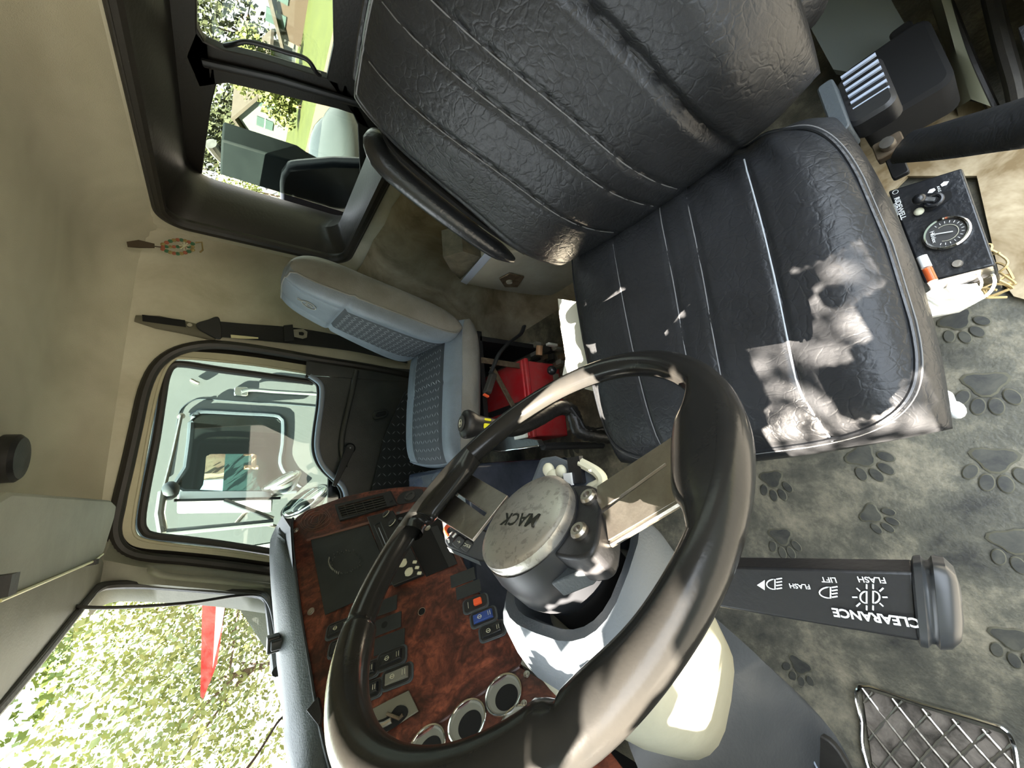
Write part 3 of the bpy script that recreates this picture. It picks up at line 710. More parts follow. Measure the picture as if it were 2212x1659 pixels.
# ================================================================== STEERING COLUMN
sc_ = thing('steering_column', (.40, .5, -1.05), 'grey plastic steering column shroud under the wheel hub, cream below', 'steering column')
def csec(t, hx, hv, dv=0, dx=0, n=28, p=3.2):
    c = CW-NN*t+VV*dv+AX*dx; o = []
    for k in range(n):
        a = 2*PI*k/n; ca, sa = math.cos(a), math.sin(a)
        o.append(c+AX*(hx*math.copysign(abs(ca)**(2/p), ca))+VV*(hv*math.copysign(abs(sa)**(2/p), sa)))
    return o
mb = MB()
mb.loft([csec(.150, .060, .055), csec(.112, .066, .062), csec(.100, .072, .067), csec(.098, .082, .078, 0), csec(.108, .090, .086, .004), csec(.135, .096, .090, .008), csec(.158, .098, .090, .012)], shroudgrey, cap=False)
mb.build('upper_shroud', sc_, ang=45)
mb = MB(); mb.lathe([(.052, 0), (.050, -.07)], CW-NN*.09, NN, dark); mb.build('column_boot', sc_)
mb = MB(); mb.loft([csec(.156, .095, .087, .012), csec(.20, .100, .088, .016), csec(.26, .096, .083, .014, .010), csec(.32, .088, .074, .008, .018), csec(.343, .060, .050, .004, .020)], cream); mb.build('lower_cover', sc_, ang=45)
# wiper / ignition area on the upper side of column behind the hub
mb = MB(); qq = at(1185, 1015, Z=-.33)
mb.loft([[at(*p, Z=-.37) for p in ((1140, 1062), (1168, 990), (1200, 985), (1290, 1020), (1320, 1075), (1240, 1110))], [at(*p, Z=-.33) for p in ((1140, 1062), (1168, 990), (1200, 985), (1290, 1020), (1300, 1065), (1230, 1090))]], shroudgrey)
mb.build('switch_housing', sc_, bevel=.004)
mb = MB()
for p, r in (((1195, 1030), .010), ((1212, 1018), .008), ((1185, 1015), .009)): mb.sphere(at(*p, Z=-.325), r, printy, sz=.7)
mb.box(at(1228, 1035, Z=-.322), (.012, .014, .004), white); mb.box(at(1245, 1015, Z=-.326), (.02, .03, .006), black); mb.build('harness_plugs', sc_)
mb = MB(); mb.tube(smooth([at(*p, Z=-.328) for p in ((1255, 1000), (1290, 1020), (1300, 1040), (1275, 1055))], 5), .006, printy, seg=8); mb.build('cable_clamp', sc_)

# multifunction lever at the left of the column
lv = thing('turn_signal_lever', at(1800, 1320, D=.23), 'black lever printed CLEARANCE with headlamp symbols, sticking out below the wheel rim', 'lever')
La, Lb = at(1500, 1222, D=.285), at(1974, 1236, D=.205); Lc, Ld = at(1988, 1385, D=.205), at(1500, 1302, D=.285)
ln = (Lb-La).cross(Ld-La).normalized()
if ln.dot(-La) < 0: ln = -ln
ux = (Lb-La).normalized(); dn = -ln*.024+(Ld-La).normalized()*.010
topq = [La, Lb, Lc, Ld]
mb = MB(); mb.loft([[p for p in topq], [La+(-ln*.022), Lb+(-ln*.022), Lc+dn, Ld+dn]], black)
lb_ = mb.build('lever_body', lv, bevel=.0015)
mb = MB()
def endsec(t, g, r0):
    e = [Lb, Lc, Lc+dn, Lb-ln*.022]; c = sum(e, V((0, 0, 0)))/4
    return [c+(p-c)*g+ux*t for p in smooth([e[0].lerp(e[1], .1), e[0].lerp(e[1], .9), e[1].lerp(e[2], .5), e[2].lerp(e[3], .1), e[2].lerp(e[3], .9), e[3].lerp(e[0], .5)], 4, closed=True)]
mb.loft([endsec(-.001, 1.0, 0), endsec(.0, 1.14, 0), endsec(.003, 1.16, 0), endsec(.0045, 1.04, 0), endsec(.006, 1.04, 0), endsec(.0075, 1.16, 0), endsec(.012, 1.12, 0), endsec(.0155, .9, 0), endsec(.017, .5, 0)], mat('lever_cap', (.028, .030, .032), .35))
mb.build('end_cap', lv, ang=50)
LX = -ux; LY = (Ld-La); LY = -(LY-ux*LY.dot(ux)).normalized()     # lettering reads toward the cab's far side
LYt = -LY
def lp(px, py): return at(px, py, P=La+ln*.0004, N=ln)
def lt(s, px, py, size, bold=.0001, rot=0): 
    xd = LX*math.cos(rot)+LYt*math.sin(rot); yd = LYt*math.cos(rot)-LX*math.sin(rot)
    text('lettering', s, size, lp(px, py), xd, yd, printw, lb_, ext=.0001, sub=True, bold=bold)
lt('CLEARANCE', 1888, 1333, .0066, .0002, rot=-.05); lt('FLASH', 1882, 1252, .0044, .00005); lt('LIFT', 1790, 1252, .0042, .00005); lt('FLASH', 1727, 1266, .0040, .00005)
def stroke(pxs, w=.00045, closed=False): 
    m_ = MB(); m_.tube([lp(*p) for p in pxs], w, printw, seg=5, closed=closed); return m_
mb = MB()
def dshape(cx, cy, w, h, flip=1, n=10): return [(cx+flip*w*math.cos(t), cy+h*math.sin(t)) for t in [-PI/2+PI*k/n for k in range(n+1)]]
for cx, cy, w, h, fl_ in ((1794, 1280, 24, 12, -1), (1674, 1262, 18, 11, -1)):
    mb.tube([lp(*p) for p in dshape(cx, cy, w, h, fl_)], .0004, printw, seg=5, closed=True)
    for k in range(4): mb.tube([lp(cx+3, cy-11+7*k), lp(cx+15, cy-13+7*k)], .00042, printw, seg=5)
for cx, fl_ in ((1872, -1), (1886, 1)):
    mb.tube([lp(*p) for p in dshape(cx, 1290, 14, 13, fl_)], .0004, printw, seg=5, closed=True)
    for k in range(5):
        t = -PI/2+PI*(k)/4; mb.tube([lp(cx+fl_*20*math.cos(t), 1290+18*math.sin(t)), lp(cx+fl_*31*math.cos(t), 1290+28*math.sin(t))], .0004, printw, seg=5)
mb.add([lp(1652, 1253), lp(1652, 1275), lp(1635, 1264)], [(0, 1, 2)], printw)
mb.build('lamp_symbols', lb_)

# trailer / cruise switch pod on the other side of the column
pod = thing('switch_pod', at(1000, 1165, D=.56), 'small black switch pod with ESC and arrow buttons behind the far spoke', 'switch pod')
pa_ = [at(*p, D=.555) for p in ((952, 1108), (975, 1112), (1060, 1150), (1060, 1215), (1035, 1212), (968, 1182), (962, 1172))]
pn = ray(1000, 1165).normalized()
mb = MB(); mb.prism(pa_, pn*.03, black); mb.build('pod_body', pod, bevel=.003)
mb = MB(); mb.prism([at(*p, D=.557) for p in ((966, 1182), (1035, 1212), (1040, 1222), (972, 1192))], pn*.02, dashgrey); mb.build('pod_edge', pod)
podx = (at(985, 1155, D=.55)-at(1010, 1175, D=.55)).normalized(); pody = (at(1010, 1150, D=.55)-at(1002, 1180, D=.55)).normalized()
for p, tx in (((991, 1170), '\u2190'), ((1009, 1178), 'ESC')):
    mb = MB(); c_ = at(*p, D=.552); zz = podx.cross(pody).normalized(); yy = zz.cross(podx)
    mb.rbox(c_, (.013, .016, .006), mat('button_rubber', (.03, .03, .03), .6), (podx, yy, zz), r=.003); b_ = mb.build('push_button', pod)
    text('lettering', tx, .0062, at(*p, D=.5475), -(at(1009, 1178, D=.55)-at(991, 1170, D=.55)), (at(991, 1178, D=.55)-at(1009, 1168, D=.55))*0+(at(*p, D=.55)-at(p[0]+4, p[1]-10, D=.55)), printy, b_, ext=.0001, sub=True)
mb = MB(); mb.tube(smooth([at(*p, D=.55) for p in ((968, 1158), (962, 1148), (965, 1138), (974, 1132))], 4), .0028, orange, seg=8); mb.build('red_ring', pod)
mb = MB(); mb.tube([at(978, 1160, D=.55), at(985, 1152, D=.55)], .0015, white, seg=6); mb.tube([at(970, 1172, D=.55), at(968, 1164, D=.55)], .0015, white, seg=6); mb.build('index_mark', pod)

# ================================================================== DASHBOARD
dash = thing('dashboard', (.9, .45, -.45), 'burl woodgrain dashboard with grey padded top, vent, radio and rocker switches', 'dashboard')
PA = V((.867, .1695, -.27475)); NA = V((-.4582241, -.66848653, .58579556)).normalized()
def A(px, py, o=0): return at(px, py, P=PA+NA*o, N=NA)
out = [(632, 1130), (640, 1117), (665, 1101), (700, 1088), (745, 1072), (800, 1060), (850, 1053), (890, 1050), (925, 1052), (950, 1064), (962, 1082), (975, 1130), (992, 1200), (1040, 1290), (1085, 1350), (1130, 1409), (1124, 1438), (1000, 1525), (856, 1626), (800, 1665), (715, 1662), (690, 1560), (668, 1430), (650, 1320), (636, 1200)]
pts = [A(*p) for p in out]
mb = MB(); mb.prism(pts, -NA*.03, wood); main = mb.build('woodgrain_panel', dash, bevel=.002)
c1, c2 = A(1122, 1440), A(856, 1626)
dcr = (c2-c1).normalized(); NBp = dcr.cross(V((-1, .25, 0))).normalized()
if NBp.y > 0: NBp = -NBp
def B(px, py, o=0): return at(px, py, P=c1+NBp*o, N=NBp)
mb = MB(); bo = [(1122, 1440), (1202, 1488), (1270, 1560), (1350, 1665), (1400, 1760), (900, 1900), (760, 1695), (856, 1626)]
# gauge panel with real holes: build as strips around each hole by boolean-free fan
gau = [(1089, 1501, 43), (1010, 1560, 45), (923, 1617, 45), (1120, 1572, 43)]
mb.prism([B(*p) for p in bo], -NBp*.012, wood); gp = mb.build('gauge_panel', dash, bevel=.001)
mb = MB(); mb.tube([c1, c2+(c2-c1)*.3], .0028, wood, seg=6); mb.build('panel_seam', dash)
for i, (gx, gy, r) in enumerate(gau):
    c = B(gx, gy); R_ = (B(gx+r*.93, gy-r*.45)-c).length*1.0
    mb = MB(); mb.lathe([(R_*.88, .001), (R_*.91, .003), (R_*.97, .0035), (R_, .0015), (R_, -.001)], c, NBp, chrome, seg=36, cap=False)
    mb.lathe([(R_*.89, .0024), (R_*.78, .0006)], c, NBp, mat('gauge_cup_grey', (.20, .20, .17), .5) if i == 0 else MATS['gauge_cup_grey'], seg=36, cap=False)
    mb.lathe([(R_*.87, .0009), (R_*.001, .0010)], c, NBp, MATS['gauge_cup_grey'], seg=36, cap=False)
    off_ = (B(gx+6, gy+6)-c)
    mb.lathe([(R_*.60, .0014), (.0001, .0016)], c+off_, NBp, dark, seg=36, cap=False)
    mb.build('gauge_cup', dash, ang=30)
def screwA(px, py, P_=A, n=NA, r=.006):
    c = P_(px, py); mb = MB(); mb.lathe([(r*1.5, .0002), (r*1.4, .0018), (r, .002), (r*.9, .004), (r*.3, .0045)], c, n, steel, seg=16); mb.build('panel_screw', dash)
for p in ((639, 1146), (672, 1321), (924, 1141)): screwA(*p, r=.005)
for p in ((1138, 1457), (1132, 1521)): screwA(*p, P_=B, n=NBp, r=.0035)
mb = MB(); c = A(911, 1321, .0002); mb.lathe([(.0072, .0004), (.0065, .0004)], c, NA, steel, seg=16, cap=False); mb.lathe([(.0066, .0003), (.0001, .0003)], c, NA, dark, seg=16, cap=False); mb.build('panel_hole', dash)
def quad(name, ps, m, o0=.0006, th=.002, bev=0, par=None, fr=None):
    mb = MB(); mb.prism([A(*p, o0) for p in ps], NA*th, m); return mb.build(name, par or dash, bevel=bev)
# recessed bay outline with rib above it
mb = MB(); mb.tube([A(*p, .001) for p in ((664, 1167), (700, 1158), (800, 1128), (900, 1097), (940, 1090))], .0035, mat('worn_wood_edge', (.16, .075, .06), .45), seg=6); mb.build('bay_edge', dash)
bp_ = quad('blank_panel', [(672, 1166), (796, 1135), (851, 1262), (703, 1329)], mat('flat_black_panel', (.012, .015, .016), .55, bump=.1, bscale=90, col2=(.02, .024, .025), vscale=12), .0004, .002)
res = mat('glue_residue', (.07, .07, .065), .4, col2=(.03, .03, .03), vscale=90)
mb = MB()
for k in range(46):
    t = 2*PI*k/46+random.uniform(-.05, .05); rr = 1+random.uniform(-.12, .12)
    mb.sphere(A(747+33*rr*math.cos(t)+6*math.sin(t), 1214+23*rr*math.sin(t)-8*math.cos(t), .0028), random.uniform(.0012, .0026), res, seg=6, sz=.5)
mb.build('glue_ring', bp_)
mb = MB(); lens = mat('dried_adhesive', (.22, .22, .20), .5, bump=.5, bscale=200)
for k in range(12):
    t = PI*.62+1.25*k/11; mb.sphere(A(752+42*math.cos(t+.15), 1210+30*math.sin(t+.15)+2, .003), .0034, lens, seg=8, sz=.35)
mb.build('glue_patch', bp_)
mb = MB(); scr = mat('scratched_varnish', (.16, .09, .06), .4)
for j in range(5):
    mb.tube([A(681+(34-6*j)*math.cos(t_)+2*math.sin(3*t_+j), 1122+(26-4.5*j)*math.sin(t_)-10*math.cos(t_)*.6+2*math.cos(2*t_+j), .0006) for t_ in [2*PI*k/30 for k in range(30)]], .0005, scr, seg=4, closed=True)
mb.build('scratch_ring', main)
quad('radio_slot', [(855, 1112), (938, 1088), (988, 1218), (921, 1246)], dark, .0004, .001)
quad('slot_lip', [(930, 1140), (945, 1136), (988, 1218), (970, 1226)], black, .0012, .0016)
rad = quad('radio', [(796, 1121), (852, 1107), (918, 1244), (852, 1270)], black, .0008, .009, .0015)
mb = MB(); mb.tube([A(*p, .0105) for p in ((808, 1135), (822, 1128), (862, 1225), (850, 1232))], .0012, dashgrey, seg=6, closed=True); mb.tube([A(818, 1140, .011), A(845, 1205, .011)], .001, silltube, seg=6); mb.build('tape_slot', rad)
for (cx, cy, m1) in ((840, 1120, black), (876, 1226, printy)):
    for dx, dy, r in ((-5, -9, .0085), (8, 10, .0085)):
        mb = MB(); c = A(cx+dx, cy+dy, .010); mb.lathe([(r, 0), (r, .003), (r*.6, .0045)], c, NA, m1, seg=20); mb.tube([c+NA*.002+(AX*math.cos(t)+VV*math.sin(t))*r*1.08 for t in [2*PI*k/20 for k in range(20)]], .0006, printy, seg=5, closed=True); mb.build('knob', rad)
    for k in range(3):
        mb = MB(); c = A(cx+20+k*5, cy-12+k*12, .0105); mb.rbox(c, (.009, .006, .002), printy if cy > 1200 else dashgrey, ((A(cx+10, cy)-A(cx, cy)).normalized(), NA.cross((A(cx+10, cy)-A(cx, cy)).normalized()), NA), r=.001); mb.build('button', rad)
# vent
vf = MB(); vo = [A(*p) for p in ((723, 1092), (846, 1062), (860, 1092), (735, 1127))]; vi = [A(*p) for p in ((731, 1097), (829, 1073), (838, 1097), (741, 1120))]
c = sum(vo, V((0, 0, 0)))/4
vf.ring([p+NA*.001 for p in vo], [p+NA*.004 for p in vi], black, None); vf.ring(vo, [p+NA*.0045 for p in [c+(q_-c)*.97 for q_ in vo]], black); vf.ring([c+(q_-c)*.97+NA*.0045 for q_ in vo], [p+NA*.004 for p in vi], black)
vent = vf.build('air_vent', dash)
mb = MB(); mb.add([p+NA*.0008 for p in vi], [(0, 1, 2, 3)], dark); mb.build('vent_back', vent)
mb = MB()
for k in range(5):
    t = (k+.5)/5; a_ = vi[0].lerp(vi[3], t); b_ = vi[1].lerp(vi[2], t); mb.tube([a_+NA*.003, b_+NA*.003], .0016, mat('vent_slat', (.03, .03, .03), .4) if k == 0 else MATS['vent_slat'], seg=6)
for k in range(4):
    t = (k+.7)/5; mb.tube([vi[0].lerp(vi[1], t)+NA*.0035, vi[3].lerp(vi[2], t)+NA*.0035], .0007, MATS['vent_slat'], seg=5)
mb.build('louvres', vent)
mb = MB(); c = A(845, 1082, .0045); mb.lathe([(.004, 0), (.004, .003)], c, NA, black, seg=12); mb.build('vent_wheel', vent)
mb = MB(); c = A(886, 1073, .0); mb.rbox(c, (.07, .04, .004), black, ((A(900, 1070)-A(880, 1074)).normalized(), NA.cross((A(900, 1070)-A(880, 1074)).normalized()), NA), r=.018); mb.lathe([(.014, .002), (.013, .006), (.009, .006), (.008, .003)], c, NA, MATS['vent_slat'], seg=22); mb.build('power_socket', dash)
# rocker switches
def rocker(cx, cy, kind, s=1.0):
    Lx = (A(cx+26*s, cy-10*s)-A(cx-26*s, cy+10*s)); L_ = Lx.length; X_ = Lx.normalized(); Y_ = NA.cross(X_).normalized(); w = L_*.56
    c = A(cx, cy)
    if kind == 'blank' or kind == 'hole':
        mb = MB(); mb.rbox(c+NA*.0008, (L_*1.05, w*.95, .0022), MATS['flat_black_panel'], (X_, Y_, NA), r=.001); 
        if kind == 'hole': mb.lathe([(.006, .0022), (.0001, .0022)], c-X_*.004, NA, dark, seg=14, cap=False)
        mb.build('blanking_plate', dash); return
    mb = MB(); mb.rbox(c+NA*.001, (L_*1.12, w*1.12, .003), dashgrey, (X_, Y_, NA), r=w*.3); mb.rbox(c+NA*.002, (L_, w, .004), black, (X_, Y_, NA), r=w*.28); rk = mb.build('rocker_switch', dash)
    col = {'blue': blue, 'orange': orange, 'worn': mat('worn_switch', (.16, .155, .13), .3)}.get(kind, vinylb)
    mb = MB()
    if kind == 'orange': mb.rbox(c+NA*.006+X_*L_*.12, (L_*.34, w*.45, .006), orange, (X_, Y_, NA), r=.002)
    else:
        mb.loft([[c+X_*(L_*.40*a)+Y_*(w*.30*b)+NA*(.003+h_) for a, b in ((-1, -1), (1, -1), (1, 1), (-1, 1))] for h_ in (0, .002)]+[[c+X_*(L_*.36*a)+Y_*(w*.26*b)+NA*(.006+(.003 if a > 0 else 0)) for a, b in ((-1, -1), (1, -1), (1, 1), (-1, 1))]], col)
    part2(mb, 'rocker', rk, bevel=.0006)
    mb = MB()
    if kind != 'orange':
        for k in range(2): mb.tube([c+X_*(L_*(.24+.08*k))-Y_*w*.14+NA*.0092, c+X_*(L_*(.24+.08*k))+Y_*w*.14+NA*.0092], .0004, printy, seg=4)
        mb.tube([c+X_*(-L_*.12+.0035*math.cos(t))+Y_*(.0032*math.sin(t))+NA*.0078 for t in [2*PI*k/10 for k in range(10)]], .0004, printy, seg=4, closed=True)
        mb.tube([c-X_*(L_*.22)+NA*.0068, c-X_*(L_*.05)+NA*.0082], .0004, printy, seg=4)
    else: mb.tube([c-X_*L_*.3-Y_*w*.2+NA*.0045, c-X_*L_*.3+Y_*w*.25+NA*.0045], .0004, printy, seg=4)
    part2(mb, 'switch_symbol', rk)
for a_ in ((1000, 1248, 'blank', .95), (1012, 1274, 'blank', .95), (1028, 1305, 'orange', .95), (1045, 1334, 'blue', 1.0), (1064, 1364, 'plain', 1.0),
           (828, 1312, 'blank', 1.1), (836, 1349, 'hole', 1.15), (842, 1387, 'blank', 1.2), (847, 1423, 'plain', 1.15), (859, 1462, 'worn', 1.2),
           (735, 1358, 'plain', 1.05), (741, 1396, 'plain', 1.1), (790, 1452, 'plain', 1.1), (797, 1494, 'plain', 1.1)): rocker(*a_)
# open bracket pocket at the near end
mb = MB(); mb.prism([A(*p, .0005) for p in ((840, 1514), (884, 1492), (905, 1537), (812, 1598), (790, 1560), (800, 1535))], NA*.003, mat('bracket_olive_grey', (.13, .125, .095), .5)); pk = mb.build('pocket_bracket', dash, bevel=.001)
mb = MB(); mb.prism(smooth([A(*p, .0038) for p in ((838, 1548), (858, 1525), (878, 1527), (880, 1545), (855, 1570), (825, 1584), (805, 1580), (806, 1562))], 3, True), NA*.0005, dark); mb.build('pocket_opening', dash)
mb = MB(); mb.tube([A(*p, .006) for p in ((806, 1572), (830, 1565), (846, 1556))], .004, steel, seg=8); mb.tube([A(*p, .006) for p in ((836, 1542), (862, 1552), (870, 1544))], .0025, bracket, seg=8); mb.build('bracket_hardware', dash)
# padded top
inn_ = smooth([A(*p, .002) for p in ((634, 1120), (632, 1145), (636, 1200), (650, 1320), (668, 1430), (690, 1560), (715, 1662), (760, 1800))], 5)
cr = smooth([at(*p, Z=-.107) for p in ((610, 1113), (590, 1150), (582, 1180), (584, 1250), (591, 1340), (600, 1450), (612, 1560), (622, 1662))]+[V((.55, .40, -.107))], 5)
n_ = min(len(inn_), len(cr))
def resample(P, n):
    L_ = [0]
    for a, b in zip(P, P[1:]): L_.append(L_[-1]+(b-a).length)
    o = []
    for k in range(n):
        t = L_[-1]*k/(n-1); i = max(j for j in range(len(L_)) if L_[j] <= t+1e-12); i = min(i, len(P)-2); o.append(P[i].lerp(P[i+1], (t-L_[i])/max(1e-9, L_[i+1]-L_[i])))
    return o
I_, Cc = resample(inn_, 40), resample(cr, 40)
mid1 = [a*.8+b*.2+V((0, 0, .010)) for a, b in zip(I_, Cc)]; mid2 = [a*.35+b*.65+V((0, 0, .008)) for a, b in zip(I_, Cc)]
bk_ = [p+V((.03, .03, -.02)) for p in Cc]; bk2 = [V((p.x+.06, max(p.y+.06, .33), -.155)) for p in Cc]
mb = MB(); mb.loft([[p-NA*.03 for p in I_], I_, mid1, mid2, Cc, bk_, bk2], dashgrey, cap=False, closed=False); mb.build('padded_top', dash, ang=70)
mb = MB(); mb.tube([p+NA*.002 for p in I_], .0028, black, seg=6); mb.build('pad_edge', dash)
mb = MB(); mb.prism([A(*p, .004) for p in ((667, 1538), (692, 1508), (700, 1548), (694, 1572))], NA*.008, black); mb.build('dash_wedge', dash, bevel=.001)
mb = MB(); mb.prism([A(*p, .001) for p in ((1132, 1409), (1213, 1474), (1200, 1486), (1125, 1434))], -NA*.02, trimgrey); mb.build('corner_trim', dash)
# body behind the panels and the passenger shelf
mb = MB()
mb.prism([p-NA*.034 for p in pts], V((.12, .42, -.02)), black)
mb.box((1.5, .42, -.32), (.66, .30, .30), black); mb.box((.75, .66, -.42), (.9, .22, .5), black)
mb.build('dash_body', dash)
mb = MB(); mb.prism([V((-.18, y, z)) for y, z in ((.46, -.36), (.50, -.17), (.62, -.115), (.95, -.13), (.95, -.40), (.70, -.46))], (.66, 0, 0), dashgrey); mb.build('instrument_cluster_housing', dash, bevel=.01)
mb = MB(); mb.prism([V((-.2, 1.0, -1.15)), V((1.9, 1.0, -1.15)), V((1.9, 1.0, -.16)), V((-.2, 1.0, -.13))], (0, .04, 0), rubber); mb.prism([V((-.2, y, z)) for y, z in ((.52, -1.15), (1.0, -1.15), (1.0, -.13), (.50, -.13))], (-.03, 0, 0), trimgrey); mb.build('trim_9', kind='structure')
# beads of sealant/wires at the windshield base, clip and cables
mb = MB(); mb.tube(smooth([WS(*p, .03) for p in ((-60, 1262), (0, 1283), (60, 1298), (130, 1306), (230, 1313), (400, 1303), (510, 1287), (560, 1287), (583, 1310), (596, 1370), (603, 1440), (622, 1530), (640, 1659))], 6), .0045, seal, seg=8)
mb.build('windshield_cable', label='thin black cable drooping across the windshield from the sun visor to the dash', cat='cable')
mb = MB(); c = at(590, 1390, Z=-.100); mb.rbox(c, (.03, .03, .022), black, r=.004); mb.rbox(c+V((-.02, -.002, -.004)), (.02, .018, .02), black, r=.004); mb.build('cable_clip', label='small square black clip on the dash edge under the windshield', cat='clip')
mb = MB(); mb.tube(smooth([WS(*p, .05) for p in ((500, 1700), (545, 1645), (575, 1600), (600, 1560), (618, 1543))], 5), .0022, mat('brown_wire', (.25, .16, .12), .5), seg=6); mb.build('loose_wire', label='thin brown wire end poking up at the windshield base', cat='wire')

# ================================================================== SMALL INTERIOR THINGS
# A-pillar grab handle
mb = MB(); gpth = smooth([at(315, 1228, X=1.80)]+[at(*p, X=1.775) for p in ((330, 1233), (352, 1243), (400, 1249), (480, 1256), (560, 1264), (640, 1275))], 5)
mb.tube(gpth, .012, trimgrey, seg=12); mb.build('pillar_grab_rail', label='grey-beige grab handle on the pillar between windshield and far door', cat='handle')
# sun visor
vz = .262
mb = MB(); vp = [at(*p, Z=vz) for p in ((-150, 1075), (0, 1078), (28, 1062), (240, 1080), (252, 1092), (247, 1120), (224, 1195), (205, 1212), (0, 1300), (-150, 1340))]
mb.prism(vp, (0, 0, .018), mat('visor_grey_green', (.27, .28, .24), .6, bump=.1, bscale=200, var=.1)); 
sv = thing('sun_visor', vp[4], 'flat grey-green sun visor folded up under the roof above the far windshield corner', 'sun visor')
mb.build('visor_panel', sv, bevel=.006)
mb = MB(); mb.tube([at(*p, Z=vz-.002) for p in ((222, 1197), (205, 1211), (0, 1298))], .0028, mat('pale_yellow_edge', (.50, .48, .26), .4), seg=6); mb.build('visor_edge', sv)
mb = MB(); mb.box(at(8, 1265, Z=vz-.01)+V((0, 0, .04)), (.03, .03, .10), black); mb.build('visor_hinge', sv)
mb = MB(); mb.box(at(205, 1214, Z=vz-.004)+V((0, 0, .03)), (.03, .012, .07), black); mb.build('visor_hinge', sv)
mb = MB(); hp = [at(*p, Z=.285) for p in ((-150, 1330), (0, 1275), (215, 1195), (228, 1215), (238, 1258), (210, 1272), (192, 1293), (95, 1408), (0, 1522), (-150, 1700))]
mb.prism(hp, (0, 0, .04), trimgrey); mb.build('trim_5', kind='structure', bevel=.008)
# dome lamp
c = at(32, 990, Z=.418); mb = MB(); mb.lathe([(.058, .02), (.058, -.004), (.050, -.012), (.02, -.014)], c, (0, 0, 1), black, seg=28); mb.build('dome_speaker', label='round black speaker grille set in the roof lining', cat='speaker')
# far seat belt
sb = thing('seat_belt', at(470, 712, X=1.83), 'black passenger seat belt hanging from its sliding anchor beside the far door', 'seat belt')
def W(px, py, o=.0): return at(px, py, X=XW-.004-o)
mb = MB(); mb.tube([W(*p) for p in ((292, 688), (340, 696), (400, 708), (468, 724))], lambda t: .027*min(1, .5+8*t), mat('belt_track_beige', (.10, .092, .065), .6), seg=12, flat=.45, up=(0, 1, 0)); mb.build('anchor_track', sb, ang=60)
mb = MB(); mb.prism([W(*p, .011) for p in ((307, 680), (400, 692), (402, 707), (308, 694))], (-.002, 0, 0), dark); mb.build('track_slot', sb)
mb = MB(); mb.prism(smooth([W(*p, .014) for p in ((425, 700), (450, 692), (466, 686), (475, 692), (479, 730), (465, 732), (445, 722), (428, 712))], 3, True), (-.012, 0, 0), black); mb.build('belt_guide', sb, bevel=.003)
mb = MB(); mb.lathe([(.008, 0), (.008, -.006)], W(410, 703, .012), (1, 0, 0), steel, seg=12); mb.build('guide_bolt', sb)
e1 = smooth([W(*p, .018) for p in ((472, 694), (540, 700), (620, 706), (700, 718), (780, 735), (880, 760))], 4); e2 = smooth([W(*p, .018) for p in ((475, 727), (540, 733), (620, 741), (700, 750), (780, 762), (880, 785))], 4)
mb = MB(); mb.loft([e1, e2, [p+V((.003, 0, 0)) for p in e2], [p+V((.003, 0, 0)) for p in e1]], beltm, closed=False, wrap=True); mb.build('webbing', sb)
mb = MB(); mb.prism([W(*p, .021) for p in ((612, 704), (632, 702), (636, 737), (614, 738))], (-.008, 0, 0), black); mb.build('tongue_cover', sb, bevel=.002)
mb = MB(); 
o4 = [W(*p, .025) for p in ((634, 712), (655, 711), (664, 717), (663, 729), (654, 732), (635, 728))]; cc = W(652, 721, .025); i4 = [cc+(p-cc)*.38 for p in o4]
mb.ring(o4, i4, steel, (-.0015, 0, 0)); mb.build('belt_tongue', sb)
mb = MB(); mb.prism([W(*p, .021) for p in ((498, 723), (530, 726), (558, 729), (558, 732), (528, 732), (499, 730))], (-.001, 0, 0), mat('belt_tag_yellow', (.62, .58, .36), .6)); mb.build('belt_tag', sb)
# hanging charm in the rear corner
ch = thing('hanging_charm', at(390, 532, X=1.80), 'ornate gold, red and green charm hanging on a brown strap in the rear roof corner', 'charm')
def Kp(px, py): return at(px, py, X=1.76)
mb = MB(); mb.prism([Kp(*p) for p in ((274, 524), (300, 520), (334, 528), (334, 536), (300, 536), (276, 534))], (-.006, 0, 0), mat('brown_strap', (.05, .035, .02), .8)); mb.tube([Kp(334, 532), Kp(348, 534)], .002, MATS['brown_strap'], seg=6); mb.build('strap', ch)
gold = mat('charm_gold', (.30, .22, .09), .4, metal=.5); cgrn = mat('charm_green', (.04, .12, .06), .4); cred = mat('charm_red', (.30, .09, .05), .5)
mb = MB()
for k in range(9):
    x = 352+k*8; hh = 12*math.sin(PI*(k+.6)/9.5)+3
    for s_ in (-1, 1): mb.sphere(Kp(x, 533+s_*hh), .008, (gold, cred, cgrn)[(k+(s_ > 0)) % 3], seg=8, sx=.5)
    mb.sphere(Kp(x, 533), .007, (cred, cgrn, gold)[k % 3], seg=8, sx=.5)
for t in range(4):
    a_ = PI*t/4; mb.tube([Kp(398+11*math.cos(a_), 533+9*math.sin(a_))+V((-.006, 0, 0)), Kp(398-11*math.cos(a_), 533-9*math.sin(a_))+V((-.006, 0, 0))], .0016, printy, seg=5)
mb.tube([Kp(*p) for p in ((422, 524), (436, 523), (438, 540), (432, 545))], .003, gold, seg=6)
mb.build('charm_body', ch)
